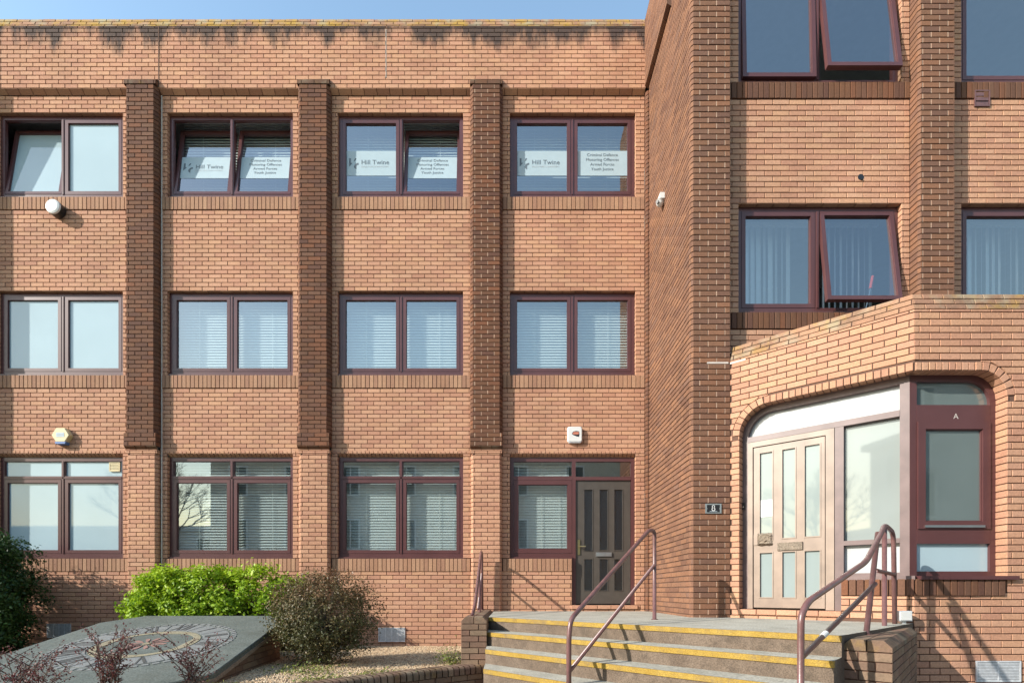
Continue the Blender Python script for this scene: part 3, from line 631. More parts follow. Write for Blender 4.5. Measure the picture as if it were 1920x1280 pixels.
def voussoirs(fr, seq, mat, wd=.074, depth=.15):
    d = [0]
    for a, b in zip(seq, seq[1:]): d.append(d[-1] + math.hypot(b[0] - a[0], b[1] - a[1]))
    def at(s):
        for i in range(len(d) - 1):
            if s <= d[i + 1] + 1e-9:
                t = (s - d[i]) / (d[i + 1] - d[i]); a, b = seq[i], seq[i + 1]; L_ = d[i + 1] - d[i]
                return (a[0] + (b[0] - a[0]) * t, a[1] + (b[1] - a[1]) * t), (-(b[1] - a[1]) / L_, (b[0] - a[0]) / L_)
        return seq[-1], (0, 1)
    n = round(d[-1] / wd); w_ = d[-1] / n; f2 = F(fr(0, 0, .003), fr.u, fr.n)
    for i in range(n):
        p, n0 = at(i * w_ + .005); q, n1 = at((i + 1) * w_ - .005)
        E.add(f2, [p, q, (q[0] + n1[0] * (ringw - .004), q[1] + n1[1] * (ringw - .004)), (p[0] + n0[0] * (ringw - .004), p[1] + n0[1] * (ringw - .004))], mat, depth, .004)
voussoirs(FA, arch_path(AJ, LA - .01, ATOP - AR, ATOP, AR, -1), 'light')
lay(E, F(FA(AJ, 0, 0), -FA.n, FA.u), 0, .15, .12, ATOP - AR, 'light', blen=1)
# street face of the porch
lay(E, FP, P2.x, 9.6, -1.16, CZ, 'light', [(P2.x, RJ, SILL - .19, ATOP - RR), (P2.x, RJ - RR, SILL - .19, ATOP + ringw), (RJ - RR, RJ - .06, ATOP - RR, ATOP - .09)], phase=4.47, back=False, circ=[(RJ - RR, ATOP - RR, RR + ringw, 1)])
strip_back(FP, P2.x, RJ, .3, ATOP, RR, 1, CZ, P2.x, 9.6); E.back.quad(FP(P2.x, -1.2, -.012), FP(RJ, -1.2, -.012), FP(RJ, .3, -.012), FP(P2.x, .3, -.012))
soldiers(E, FP, P2.x, RJ - .03, .3, SILL, 'solddark', proud=.02)
voussoirs(FP, arch_path(P2.x + .01, RJ, ATOP - RR, ATOP, RR, 1), 'light'); 
lay(E, F((RJ, -3.575 + .15, 0), (0, -1, 0), (-1, 0, 0)), 0, .15, SILL, ATOP - RR, 'light', blen=1)
# porch coping: three sloping courses mitred at the corner
vh = .3; half = math.tan(math.acos(FA.n.dot(FP.n)) / 2)
for fr, a0, a1, cl in ((FA, 0, LA, [(1, half * vh, LA)]), (FP, P2.x, 9.6, [(-1, half * vh, -P2.x)])):
    fc = F(fr(0, CZ, .0), fr.u, fr.n * .954 + Z * vh, -fr.n * vh + Z * .954)
    lay(E, fc, a0, a1, 0, .21, 'pcoping', grid=0, course=.07, clipf=cl, phase=.04, back=False)
    E.back.quad(fc(a0, 0, -.012), fc(a1 if fr is FA else a1, 0, -.012), fc(a1 - (half * vh * .21 if fr is FA else 0), .21, -.012), fc(a0 + (half * vh * .21 if fr is FP else 0), .21, -.012))
s_ = MB(); rz = CZ + .12; s_.quad((2.9, WY, rz), (2.95, -2.2, rz), (P2.x + .06, P2.y + .14, rz), (9.6, P2.y + .14, rz), (9.6, WY, rz)); s_.build('porch_roof', 'roof', ENT)
# interior of the entrance block
s_ = MB(); s_.quad((2.45, .6, -.6), (9.6, .6, -.6), (9.6, .6, TOPZ), (2.45, .6, TOPZ)); s_.quad((2.5, -2.0, 3), (2.5, .6, 3), (2.5, .6, TOPZ), (2.5, -2, TOPZ)); s_.quad((9.6, -3.5, -1.1), (9.6, .6, -1.1), (9.6, .6, TOPZ), (9.6, -3.5, TOPZ)); s_.build('interior_wall', 'room', ENT)
for z in (-.02, 3.1, 6.25): s_ = MB(); s_.quad(*[(x, y, z) for x, y in (((2.5, .6), (9.6, .6), (9.6, -3.3), (4.6, -3.3), (3.1, -2.0), (2.5, -2.0)) if z < 1 else ((2.5, .6), (9.6, .6), (9.6, -1.99), (2.5, -1.99)))]); s_.build('floor', 'carpet', ENT)
for z in (2.95, 6.05, 9.2): s_ = MB(); s_.quad(*[(x, y, z) for x, y in (((2.5, .6), (9.6, .6), (9.6, -3.4), (4.5, -3.4), (3.0, -2.1), (2.5, -2.1)) if z < 3 else ((2.5, .6), (9.6, .6), (9.6, -1.99), (2.5, -1.99)))]); s_.build('ceiling', 'ceiling', ENT)
s_ = MB(); s_.box(2.45, 9.6, -2.1, 4, TOPZ - .1, TOPZ - .03); s_.build('roof', 'roof', ENT)
# canted screen: frame, fanlight panel, door, sidelight
fa = F(FA(0, 0, -.14), FA.u, FA.n); LE = 1.925
SC = bpy.data.objects.new('entrance_screen', None); COL.objects.link(SC); SC.parent = ENT; SC.location = fa(1, .1, 0) - wloc(ENT)
def arch_frame(fr, x0, x1, zb, top, rad, side, t, c0, c1, m):
    o_ = arch_path(x0, x1, zb, top, rad, side); i_ = arch_path(x0 + (t if side < 0 else 0), x1 - (t if side > 0 else 0), zb, top - t, rad - t * .6, side)
    for (p0, p1), (q0, q1) in zip(zip(o_, o_[1:]), zip(i_, i_[1:])):
        for c in (c0, c1): m.quad(fr(*p0, c), fr(*p1, c), fr(*q1, c), fr(*q0, c))
        m.quad(fr(*q0, c0), fr(*q1, c0), fr(*q1, c1), fr(*q0, c1)); m.quad(fr(*p0, c0), fr(*p1, c0), fr(*p1, c1), fr(*p0, c1))
    return i_
m = MB(); inner = arch_frame(fa, AJ - .01, LE, .10, ATOP, AR, -1, .075, -.10, 0, m)
m.fbox(fa, LE - .09, LE, SILL, ATOP - .075, -.10, .0); m.fbox(fa, AJ + .065, LE - .09, 2.335, 2.405, -.095, .006); m.fbox(fa, 1.195, 1.288, .10, 2.335, -.10, .002)
m.fbox(fa, 1.288, LE - .09, .90, .955, -.095, .003); m.fbox(fa, 1.288, LE - .09, SILL + .03, SILL + .075, -.095, .0)
m.build('frame', 'glare_chalky', SC); m = MB(); m.fbox(fa, 1.286, LE + .06, SILL - .012, SILL + .032, -.06, .155); m.build('sill', 'glare_chalky', SC)
p = MB(); ip = [q for q in inner if q[1] >= 2.40]; p.prism(fa, [(AJ + .065, 2.40)] + ip + [(LE - .08, 2.40)], -.085, -.065); p.build('fanlight_panel', 'panel', SC)
p = MB(); p.fbox(fa, 1.285, LE - .085, .95, 2.34, -.085, -.065); p.build('sidelight', 'frost_grey', SC); p = MB(); p.fbox(fa, 1.285, LE - .085, SILL + .07, .905, -.085, -.065); p.build('lower_panel', 'panel', SC)
m = MB(); m.fbox(fa, AJ + .068, AJ + .13, .12, 2.33, -.05, .012); m.fbox(fa, 1.10, 1.19, .12, 2.33, -.05, .012); m.fbox(fa, AJ + .13, 1.10, 2.262, 2.33, -.05, .011); m.build('door_frame', 'tan', SC)
m = MB(); m.fbox(fa, AJ + .12, 1.11, .12, 2.27, -.06, -.05); m.build('gap_shade_backing', 'black', SC)  # black backing added as the shade in the gap around the door leaf
MD = panel_door(ENT, fa, AJ + .141, 1.089, .138, 2.251, 'tan', 'frost_door', [(.331, .495), (.604, .765), (.863, 1.04)], [(.268, .86), (1.03, 2.175)], 'door', 0.0)
m = MB(); g_ = {}
for i in range(9):
    for j in range(9):
        x, y = i / 4 - 1, j / 4 - 1; edge = max(abs(x), abs(y)); h = .0 if edge > .99 else .05 + random.uniform(-.016, .018)
        g_[i, j] = fa(.4025 + x * .093 + random.uniform(-.005, .005), 1.034 + y * .08 + random.uniform(-.005, .005), h)
for i in range(8):
    for j in range(8): m.quad(g_[i, j], g_[i + 1, j], g_[i + 1, j + 1]); m.quad(g_[i, j], g_[i + 1, j + 1], g_[i, j + 1])
m.build('covered_lock', 'hammered', MD); m = MB(); m.fbox(fa, .26, .31, .96, 1.10, 0, .012); m.build('lock_plate', 'tan', MD)
m = MB(); m.fbox(fa, .553, .845, .878, .975, 0, .022); m.build('letter_box', 'hammered', MD); m = MB(); m.fbox(fa, .345, .49, 1.33, 1.55, -.018, -.015); m.build('notice', 'paper', MD)
# street-side corner window under the arch
fp = F((0, -3.575 + .14, 0), (1, 0, 0)); cx0 = 4.47
CW = bpy.data.objects.new('corner_window', None); COL.objects.link(CW); CW.parent = ENT; CW.location = Vector((5, -3.42, SILL)) - wloc(ENT)
m = MB(); inner = arch_frame(fp, cx0, RJ + .01, SILL + .03, ATOP, RR, 1, .075, -.06, 0, m); m.fbox(fp, cx0, cx0 + .075, SILL + .03, ATOP - .075, -.06, .001); m.fbox(fp, cx0 + .075, RJ - .065, 2.25, 2.44, -.058, .004)
m.fbox(fp, cx0 + .075, RJ - .065, .885, 1.05, -.058, .004); m.fbox(fp, cx0 + .075, RJ - .065, SILL + .03, SILL + .085, -.058, .0); m.build('frame', 'frame', CW)
m = MB(); m.fbox(fp, cx0 - .02, RJ + .1, SILL - .01, SILL + .03, -.06, .18); m.build('sill', 'frame', CW)
sash(fp, CW, cx0 + .075, RJ - .065, 1.045, 2.255, 'tinted', 0, .085, c=.012)
m = MB(); m.fbox(fp, cx0 + .15, RJ - .14, 1.065, 1.09, .0, .03); m.build('weather_bar', 'silver', CW)
p = MB(); p.prism(fp, [(cx0 + .07, 2.435)] + [q for q in inner if q[1] > 2.435] + [(RJ - .066, 2.435)], -.036, -.035); p.build('pane', 'tinted', CW); p = MB(); p.fbox(fp, cx0 + .07, RJ - .06, SILL + .08, .89, -.045, -.03); p.build('lower_pane', 'frost', CW)
text('A', .085, fp, (cx0 + RJ) / 2 + .03, 2.285, 'mastic', CW, 'CENTER', c=.006)
for fr_, a0, a1, b0 in ((F((0, TY, 0), (1, 0, 0)), 2.62, 2.905, 3.405), (FA, 0, .20, 3.395)):
    m = MB(); m.fbox(fr_, a0, a1, b0, b0 + .022, -.004, .003); m.build('lime_smear', 'mastic', ENT)
E.finish()
# vertical blinds and odds behind the tower windows
for (x0, x1), lb in ((TW[0], 'pale vertical blind behind the tower window with one sash pushed out'), (TW[1], 'pale vertical blind behind the tower window above the porch parapet')):
    e = empty('vertical_blind', ((x0 + x1) / 2, WY + .45, 4.3), lb, 'blind'); m = MB(); x = x0 + .12
    while x < x1 - .1:
        if not (x0 + .95 < x < x0 + 1.25) or x0 > 6: a = R(random.uniform(20, 50)); dx, dy = .045 * math.cos(a), .045 * math.sin(a); m.quad((x - dx, WY + .4 - dy, 4.25), (x + dx, WY + .4 + dy, 4.25), (x + dx, WY + .4 + dy, 5.62), (x - dx, WY + .4 - dy, 5.62))
        x += .085
    m.build('slats', 'fabric', e, kind='stuff'); h = MB(); h.box(x0 + .05, x1 - .05, WY + .37, WY + .43, 5.62, 5.66); h.build('head_rail', 'slat', e)
e = empty('handled_brush', (5.05, WY + .2, 4.3), 'red-handled tool leaning inside the tower window', 'brush'); m = MB(); m.tube([(4.98, WY + .2, 4.32), (5.06, WY + .22, 4.62)], .008, 6); m.build('shaft', 'silver', e); m = MB(); m.tube([(5.06, WY + .22, 4.62), (5.10, WY + .23, 4.80)], .02, 8); m.build('handle', 'red', e)

# ------------------------------------------------------------------ steps and landing
ST = empty('entrance_steps', (1.2, -4, -1.15), 'concrete entrance steps and landing with worn yellow nosings', 'steps')
ea = R(46); eu = Vector((math.cos(ea), -math.sin(ea), 0)); em = Vector((-math.sin(ea), -math.cos(ea), 0))
L0 = Vector((-.32, -2.14, 0)); R0 = Vector((2.62, -5.18, 0)); RISE, GO = .172, .30; nrm = Vector((-.66, -.751, 0))
def lpt(k): return Vector((-.32, -2.14 - k * GO / math.cos(ea), 0))
def rpt(k):                                        # where nosing line k meets the flank line
    p = lpt(k); A = np.array([[eu.x, -nrm.x], [eu.y, -nrm.y]]); t, s_ = np.linalg.solve(A, np.array([R0.x - p.x, R0.y - p.y])); return p + eu * t
def extrude(poly, z0, z1, name, mat, par):
    m = MB(); n = len(poly); b = [(p[0], p[1], z0) for p in poly]; t = [(p[0], p[1], z1) for p in poly]
    m.quad(*t)
    for i in range(n): m.quad(b[i], b[(i + 1) % n], t[(i + 1) % n], t[i], m=1)
    return m.build(name, mat, par)
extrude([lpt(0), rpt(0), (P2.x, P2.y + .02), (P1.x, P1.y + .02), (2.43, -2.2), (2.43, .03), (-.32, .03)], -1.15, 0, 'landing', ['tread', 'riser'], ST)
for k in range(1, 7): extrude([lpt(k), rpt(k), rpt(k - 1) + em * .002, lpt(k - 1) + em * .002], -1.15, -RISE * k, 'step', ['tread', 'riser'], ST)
for k in range(0, 6):
    a, b = lpt(k) + eu * .012, rpt(k); fr = F(a, b - a, em); m = MB(); m.fbox(fr, 0, (b - a).length, -RISE * k - .052, -RISE * k - .002, -.03, .012); m.build('nosing', 'yellow', ST)
    for q in range(1): pass

# ------------------------------------------------------------------ low brick walls
def flat_top(bag, fr, a0, a1, b0, b1, mat, z, nx):
    pass
def pier(name, label, base, u, length, width, z0, ztop, seedphase):
    # front face starts at base and runs along u (left to right); the wall runs back along -n
    t = empty(name, (base[0], base[1], z0), label, 'low wall'); bg = Bag(t); u = Vector(u).normalized(); f0 = F(base, u); bk = -f0.n
    zc = ztop - .075; lay(bg, f0, 0, width, z0, zc - .02, 'pier', grid=zc - .02 - .075 * 40, phase=seedphase)
    for o_, d_ in ((f0(0, 0, 0) + bk * length, f0.n), (f0(width, 0, 0), bk)): lay(bg, F((o_.x, o_.y, 0), d_), 0, length, z0, zc - .02, 'pier', grid=zc - .02 - .075 * 40, phase=.06)
    # chamfered cap bricks laid across
    n = max(2, round(length / .11)); ch = .055
    for half_, (c0, c1) in enumerate(((0, width / 2 - .004), (width / 2 + .004, width))):
        nn = n // 2 if True else n; st = length / nn
        for i in range(nn):
            prof = [(c0, zc - .015), (c1, zc - .015), (c1, ztop), (c0 + ch, ztop), (c0, ztop - ch)] if half_ == 0 else [(c0, zc - .015), (c1, zc - .015), (c1, ztop - ch), (c1 - ch, ztop), (c0, ztop)]
            fq = F(base + bk * ((i + 1) * st - .004) , u, f0.n); bg.add(fq, prof, 'mosscap', 0, .002); it = bg.items.pop(); bg.items.append((fq_shift(fq, st - .009), prof, 'mosscap', st - .009, it[4], True))
    bg.back.quad(f0(.012, zc - .02, -.012), f0(width - .012, zc - .02, -.012), f0(width - .012, zc + .03, -length), f0(.012, zc + .03, -length))
    bg.finish(); return t
def fq_shift(fr, c): return F(fr(0, 0, c), fr.u, fr.n, fr.v)
pier('low_flank_wall', 'short grimy brick wall with chamfered cap beside gravel and steps', Vector((-.645, -2.67, 0)), (1, 0, 0), 2.55, .325, -1.15, .03, .11)
pier('low_flank_wall', 'mossy brick flank wall running from porch corner down beside the steps', Vector((2.65, -5.13, 0)), (.751, -.66, 0), 2.15, .335, -1.15, -.03, .0)
PL = empty('planter_wall', (-1.5, -3.6, -1.15), 'low planter wall with rounded brick-on-edge coping around gravel bed', 'low wall'); bg = Bag(PL)
acc = 0
for p, q in zip(PW, PW[1:]):
    d = Vector((q[0] - p[0], q[1] - p[1], 0)); L_ = d.length; fr = F((p[0], p[1], 0), d); lay(bg, fr, 0, L_, -1.15, -.675, 'pier', phase=-acc, grid=-.675 - .75)
    n = round(L_ / .078); wd = L_ / n; acc += L_
    for i in range(n):
        # side profile in depth (a=depth back, b=height), extruded along the wall
        prof = [(-.012, -.672)] + [(.033 - .045 * math.cos(t), -.615 + .045 * math.sin(t)) for t in np.linspace(0, math.pi / 2, 5)] + [(.205, -.57), (.205, -.672)]
        fq = F(fr((i + 1) * wd - .005, 0, 0), -fr.n, fr.u); bg.add(fq, prof, 'mosscap', wd - .011, .002)
    bg.back.quad(fr(0, -.62, -.01), fr(L_, -.62, -.01), fr(L_, -.59, -.19), fr(0, -.59, -.19))
bg.finish()

# ------------------------------------------------------------------ handrails
def rail(label, tubes, loc):
    e = empty('handrail', loc, label, 'handrail')
    for nm, pts, r_ in tubes: m = MB(); m.tube(fillet(pts, .13), r_, 12); m.build(nm, 'rail', e, smooth=True)
    for nm, pts, r_ in tubes:
        for p in (pts[0], pts[-1]):
            if nm in ('top_rail', 'post', 'brace') and p[2] < .06: m = MB(); m.tube([(p[0], p[1], p[2] - .002), (p[0], p[1], p[2] + .008)], .042, 14); m.build('base_plate', 'rail', e, smooth=False)
    return e
rail('brown tubular handrail standing in the middle of the steps', [
    ('top_rail', [(1.77, -2.80, .0), (1.77, -2.80, 1.10), (1.68, -2.89, 1.10), (.55, -4.425, .09), (.53, -4.45, -.08), (.53, -4.45, -.76)], .024),
    ('mid_rail', [(1.77, -2.80, .68), (.53, -4.45, -.40)], .021)], (1.2, -3.4, -.5))
rail('brown tubular handrail on the short wall beside the gravel bed', [
    ('top_rail', [(-.52, -2.45, .028), (-.50, -2.2, .18), (-.525, -.36, 1.02), (-.52, -.24, 1.02), (-.515, -.22, .03)], .023),
    ('mid_rail', [(-.52, -.22, .66), (-.505, -1.45, .09)], .02), ('post', [(-.505, -1.1, .03), (-.515, -1.1, .68)], .02)], (-.5, -1.5, .03))
rail('brown tubular handrail rising from the steps onto the mossy flank wall', [
    ('top_rail', [(2.03, -5.66, -1.03), (2.04, -5.65, .18), (2.12, -5.6, .28), (3.0, -4.9, .60), (3.62, -4.2, .93), (3.80, -3.98, 1.03), (4.10, -3.69, .98), (4.13, -3.67, -.03)], .024),
    ('mid_rail', [(2.04, -5.65, -.12), (3.35, -4.5, .42)], .021), ('brace', [(3.12, -4.72, -.03), (3.58, -4.2, .92)], .024), ('post', [(3.80, -3.98, -.03), (3.80, -3.98, 1.01)], .023),
    ('cross_rail', [(3.5, -4.3, .55), (4.13, -3.67, .53)], .02)], (3.3, -4.6, -.5))
m = MB(); m.tube([(2.345, -5.382, .006), (2.405, -5.33, .030)], .0225, 12); m.build('sticker', 'white', bpy.data.objects['handrail.002'])

# ------------------------------------------------------------------ tilted stone clock
CL = empty('clock_slab', (-4.49, -2.87, -.6), 'tilted stone slab with inlaid Roman-numeral clock face on brick base', 'clock')
sl = .191; th = math.atan(sl); fcN = Vector((0, -math.sin(th), math.cos(th))); fcV = Vector((0, math.cos(th), math.sin(th)))
FC = F((-4.49, -2.87, -.284), (1, 0, 0), fcN, fcV); ct = 1 / math.cos(th)
xy = [(-5.5, 1.47), (-5.88, 1.06), (-5.85, -1.0), (-5.5, -1.42), (-3.45, -1.42), (-3.09, -1.03), (-3.30, 1.04), (-3.62, 1.47)]
plate = [(x + 4.49, y * ct) for x, y in xy]
m = MB(); m.prism(FC, plate, -.07, -.012, .01); m.build('plate', 'slab', CL)
m = MB(); m.prism(FC, [(a * 1.006, b * 1.006) for a, b in plate], -.115, -.07); m.build('edge_course', 'slab_edge', CL)
bgc = Bag(CL)
ws = [(x, y) for x, y in xy][::-1]
for (xa, ya), (xb, yb) in (((xy[4], xy[5])), (xy[5], xy[6]), (xy[6], xy[7]), (xy[2], xy[3]), (xy[3], xy[4])):
    p = Vector((xa * .995 - .02, ya - 2.87, 0)); q = Vector((xb * .995 - .02, yb - 2.87, 0)); fr = F(p, q - p); L_ = (q - p).length
    zt0 = -.284 + sl * ya - .12; zt1 = -.284 + sl * yb - .12; s_ = (zt1 - zt0) / L_
    lay(bgc, fr, 0, L_, -.66, max(zt0, zt1), 'pier', grid=-.66, clipf=[(-s_, 1, zt0)], back=False); bgc.back.quad(fr(0, -.66, -.012), fr(L_, -.66, -.012), fr(L_, zt1, -.012), fr(0, zt0, -.012))
bgc.finish()
def pol(r, a): return (r * math.sin(a), r * math.cos(a) * 1.0)    # clockwise from the top
def sector(r0, r1, a0, a1, n=5): return [pol(r0, a0 + (a1 - a0) * i / n) for i in range(n + 1)] + [pol(r1, a1 - (a1 - a0) * i / n) for i in range(n + 1)]
def inlay(name, polys, mat, c1, kind=None):
    m = MB()
    for p in polys: m.prism(FC, p, -.012, c1)
    return m.build(name, mat, CL, kind=kind)
tw = 2 * math.pi / 12
for k in range(12): inlay('dial_stone', [sector(.60, .90, k * tw - tw * .5 + .012, k * tw + tw * .5 - .012)], 'stone_pale', -.006)
inlay('minute_track', [sector(.93, .985, k * tw / 5 + .018, (k + 1) * tw / 5 - .018, 1) for k in range(60)], 'stone_pale', -.006, 'stuff')
def band(r0, r1, a0, a1, n=10): 
    w_ = lambda a: .045 * abs(math.cos(2 * a)) ** 3
    return [pol(r0 - w_(a0 + (a1 - a0) * i / n), a0 + (a1 - a0) * i / n) for i in range(n + 1)] + [pol(r1, a1 - (a1 - a0) * i / n) for i in range(n + 1)]
for k in range(4):
    for j in range(4): inlay('cream_border', [band(.50, .575, (k * 4 + j) * math.pi / 8 + .004, (k * 4 + j + 1) * math.pi / 8 - .004, 6)], 'stone_cream', -.006)
for k in range(12):
    a = k * tw; inlay('petal', [[pol(.07, a), pol(.16, a - .14), pol(.225, a - .10), pol(.245, a), pol(.225, a + .10), pol(.16, a + .14)]], 'stone_pink', -.005)
inlay('dial_boss', [sector(0, .05, 0, 2 * math.pi, 10)[11:]], 'stone_cream', -.004)
def stroke(k, x0, y0, x1, y1, w_):                  # strokes in a numeral box, y outwards
    a = k * tw; ca, sa = math.cos(a), math.sin(a); rr = .75
    def tr(x, y): return (x * ca + (rr + y) * sa, -x * sa + (rr + y) * ca)
    dx, dy = x1 - x0, y1 - y0; L_ = math.hypot(dx, dy); nx, ny = -dy / L_ * w_ / 2, dx / L_ * w_ / 2
    return [tr(x0 + nx, y0 + ny), tr(x0 - nx, y0 - ny), tr(x1 - nx, y1 - ny), tr(x1 + nx, y1 + ny)]
NUM = ['XII', 'I', 'II', 'III', 'IV', 'V', 'VI', 'VII', 'VIII', 'IX', 'X', 'XI']
for k, s_ in enumerate(NUM):
    wds = {'I': .055, 'V': .12, 'X': .12}; tot = sum(wds[c] for c in s_); x = -tot / 2; ps = []
    for c in s_:
        w_ = wds[c]; h = .13
        if c == 'I': ps.append(stroke(k, x + w_ / 2, -h, x + w_ / 2, h, .028))
        elif c == 'V': ps += [stroke(k, x + .015, h, x + w_ / 2, -h, .03), stroke(k, x + w_ - .015, h, x + w_ / 2, -h, .018)]
        else: ps += [stroke(k, x + .015, h, x + w_ - .015, -h, .03), stroke(k, x + .015, -h, x + w_ - .015, h, .018)]
        x += w_
    inlay('numeral', ps, 'stone_dark', -.002)

# ------------------------------------------------------------------ wall fittings
e = empty('bulkhead_lamp', (-8.0, -.02, 6.98), 'round white drum lamp below the frosted top-floor window', 'lamp')
def disc_tube(m, c, r0, r1, y0, y1, seg=20):
    m.tube([(c[0], y0, c[1]), (c[0], y0 + (y1 - y0) * .15, c[1]), (c[0], y1, c[1])], [r1, r1 * 1.0, r0], seg)
m = MB(); disc_tube(m, (-8.0, 7.05), .125, .128, -.13, -.015); m.build('body', 'black', e, smooth=False); m = MB(); m.tube([(-8.0, -.165, 7.05), (-8.0, -.155, 7.05), (-8.0, -.13, 7.05)], [.09, .12, .128], 24); m.build('diffuser', 'white', e)
e = empty('alarm_box', (-7.92, 0, 2.9), 'cream hexagonal alarm box with blue base above frosted window', 'alarm'); hx = [(.16 * math.cos(k * math.pi / 3), .145 * math.sin(k * math.pi / 3)) for k in range(6)]
fh = F((-7.92, 0, 3.09), (1, 0, 0)); m = MB(); m.prism(fh, hx, 0, .09, .012, back=True); m.build('cover', 'cream', e); m = MB(); m.prism(fh, [(-.085, -.16), (.085, -.16), (.10, -.12), (-.10, -.12)], 0, .093, .006); m.build('base', 'blue', e)
m = MB(); m.prism(fh, [(-.07, -.035), (.07, -.035), (.07, .04), (-.07, .04)], .09, .093); m.build('badge', 'film', e)
m = MB(); m.prism(fh, [(-.05, .015), (.05, .015), (.05, .025), (-.05, .025)], .093, .0945); m.prism(fh, [(-.055, -.012), (.055, -.012), (.055, .004), (-.055, .004)], .093, .0945); m.build('print', 'ink_pale', e)
e = empty('alarm_box', (1.1, 0, 2.98), 'white rounded alarm box with dark oval badge above the side door', 'alarm'); fh = F((1.105, 0, 3.115), (1, 0, 0)); rc = []
for cx, cz, a0 in ((.09, .1, 0), (-.09, .1, 90), (-.09, -.115, 180), (.09, -.115, 270)): rc += [(cx + .04 * math.cos(R(a0 + t)), cz + .03 * math.sin(R(a0 + t))) for t in (0, 30, 60, 90)]
m = MB(); m.prism(fh, rc, 0, .065, .014); m.build('cover', 'white', e); m = MB(); m.prism(fh, [(-.10, -.155), (.10, -.155), (.12, -.13), (-.12, -.13)], 0, .055, .005); m.build('base', 'vent', e)
m = MB(); m.prism(fh, [(-.055, .0), (-.03, .04), (.02, .052), (.072, .045), (.078, -.01), (.07, -.052), (.02, -.04), (-.03, -.02)], .065, .068); m.build('badge', 'black', e); m = MB(); m.prism(fh, [(-.045, .004), (-.02, .034), (.068, .036), (.068, -.01), (.02, -.014), (-.03, -.008)], .068, .0695); m.build('print', 'amber', e)
e = empty('security_camera', (2.36, -1.0, 6.5), 'small white security camera on the brown tower side', 'camera'); m = MB(); m.box(2.33, 2.40, -1.05, -.90, 6.53, 6.62); m.build('bracket', 'white', e)
m = MB(); m.tube([(2.34, -1.0, 6.52), (2.34, -1.0, 6.47), (2.34, -1.0, 6.43)], [.06, .06, .03], 16); m.build('dome', 'white', e, smooth=True); m = MB(); m.tube([(2.30, -1.03, 6.475), (2.28, -1.05, 6.47)], .025, 10); m.build('lens', 'black', e)
# number plate
e = empty('number_plate', (2.7, TY, 1.42), 'black plate with silver border and number 8 on brown pier', 'sign'); fh = F((2.70, TY - .0, 1.46), (1, 0, 0))
m = MB(); m.fbox(fh, -.108, .108, -.065, .065, 0, .012); m.build('border', 'silver', e); m = MB(); m.prism(fh, [(-.086, -.05), (.086, -.05), (.086, -.012), (.077, 0), (.086, .012), (.086, .05), (-.086, .05), (-.086, .012), (-.077, 0), (-.086, -.012)], .012, .015); m.build('field', 'black', e)
m = MB()
for cz, ro, ri in ((.026, .0205, .0115), (-.010, .025, .0145)):
    for k in range(14): t0, t1 = 2 * math.pi * k / 14, 2 * math.pi * (k + 1) / 14; m.prism(fh, [(ri * math.cos(t0), cz + ri * math.sin(t0)), (ro * math.cos(t0), cz + ro * math.sin(t0)), (ro * math.cos(t1), cz + ro * math.sin(t1)), (ri * math.cos(t1), cz + ri * math.sin(t1))], .014, .0165)
m.build('numeral', 'white', e)
m = MB()
for k in range(7): m.fbox(fh, -.048 + k * .0145, -.039 + k * .0145, -.044, -.033, .015, .0162)
m.build('small_print', 'ink_pale', e)
e = empty('door_bell', FA(.135, 1.5, -.13), 'small black doorbell on the pale porch frame', 'doorbell'); m = MB(); m.fbox(fa, .115, .15, 1.45, 1.54, 0, .02); m.build('case', 'black', e); m = MB(); m.fbox(fa, .125, .14, 1.475, 1.49, .02, .024); m.build('button', 'silver', e)
def vent(name, label, fr, a0, a1, b0, b1, cells, slats=12, mat='vent'):
    e = empty(name, fr((a0 + a1) / 2, b0, 0), label, 'vent'); m = MB(); ring(m, fr, a0, a1, b0, b1, .014, 0, .016); m.build('frame', mat, e); w_ = (a1 - a0 - .028) / cells
    m = MB(); m.fbox(fr, a0 + .01, a1 - .01, b0 + .01, b1 - .01, 0, .003); m.build('backing', 'black', e)
    for k in range(cells):
        m = MB(); h = (b1 - b0 - .03) / slats; x0 = a0 + .014 + k * w_
        for j in range(slats): m.fbox(fr, x0 + .006, x0 + w_ - .006, b0 + .015 + j * h, b0 + .015 + (j + .72) * h, .004, .013)
        m.build('louvre', mat, e, kind='stuff')
    for k in range(1, cells): m = MB(); m.fbox(fr, a0 + .014 + k * w_ - .006, a0 + .014 + k * w_ + .006, b0 + .014, b1 - .014, .004, .015); m.build('divider', mat, e)
    return e
vent('wall_vent', 'silver louvred wall vent low on wall behind the round shrub', F((0, 0, 0), (1, 0, 0)), -2.36, -1.89, -.54, -.29, 4)
vent('wall_vent', 'silver louvred wall vent low on wall by the dark hedge', F((0, 0, 0), (1, 0, 0)), -8.22, -7.80, -.47, -.22, 4)
vent('wall_vent', 'double galvanised air vent at the foot of the porch wall', FP, 5.08, 5.57, -.64, -.41, 2)
vent('wall_vent', 'small brown square extract vent below tower window', F((0, WY, 0), (1, 0, 0)), 6.33, 6.54, 6.98, 7.20, 1, 3, 'rail')
e = vent('window_vent', 'small cream vent set in the frosted ground-floor fanlight', F((0, .095, 0), (1, 0, 0)), -7.19, -7.0, 2.49, 2.65, 1, 5, 'cream')
e = empty('floodlight', (4.22, -3.7, -.03), 'small grey floodlight standing on the mossy flank wall', 'lamp'); m = MB(); m.box(4.17, 4.31, -3.68, -3.6, .03, .14); m.build('housing', 'vent', e); m = MB(); m.box(4.18, 4.30, -3.69, -3.68, .04, .13); m.build('lens', 'white', e); m = MB(); m.box(4.22, 4.26, -3.66, -3.62, -.03, .04); m.build('bracket', 'vent', e)
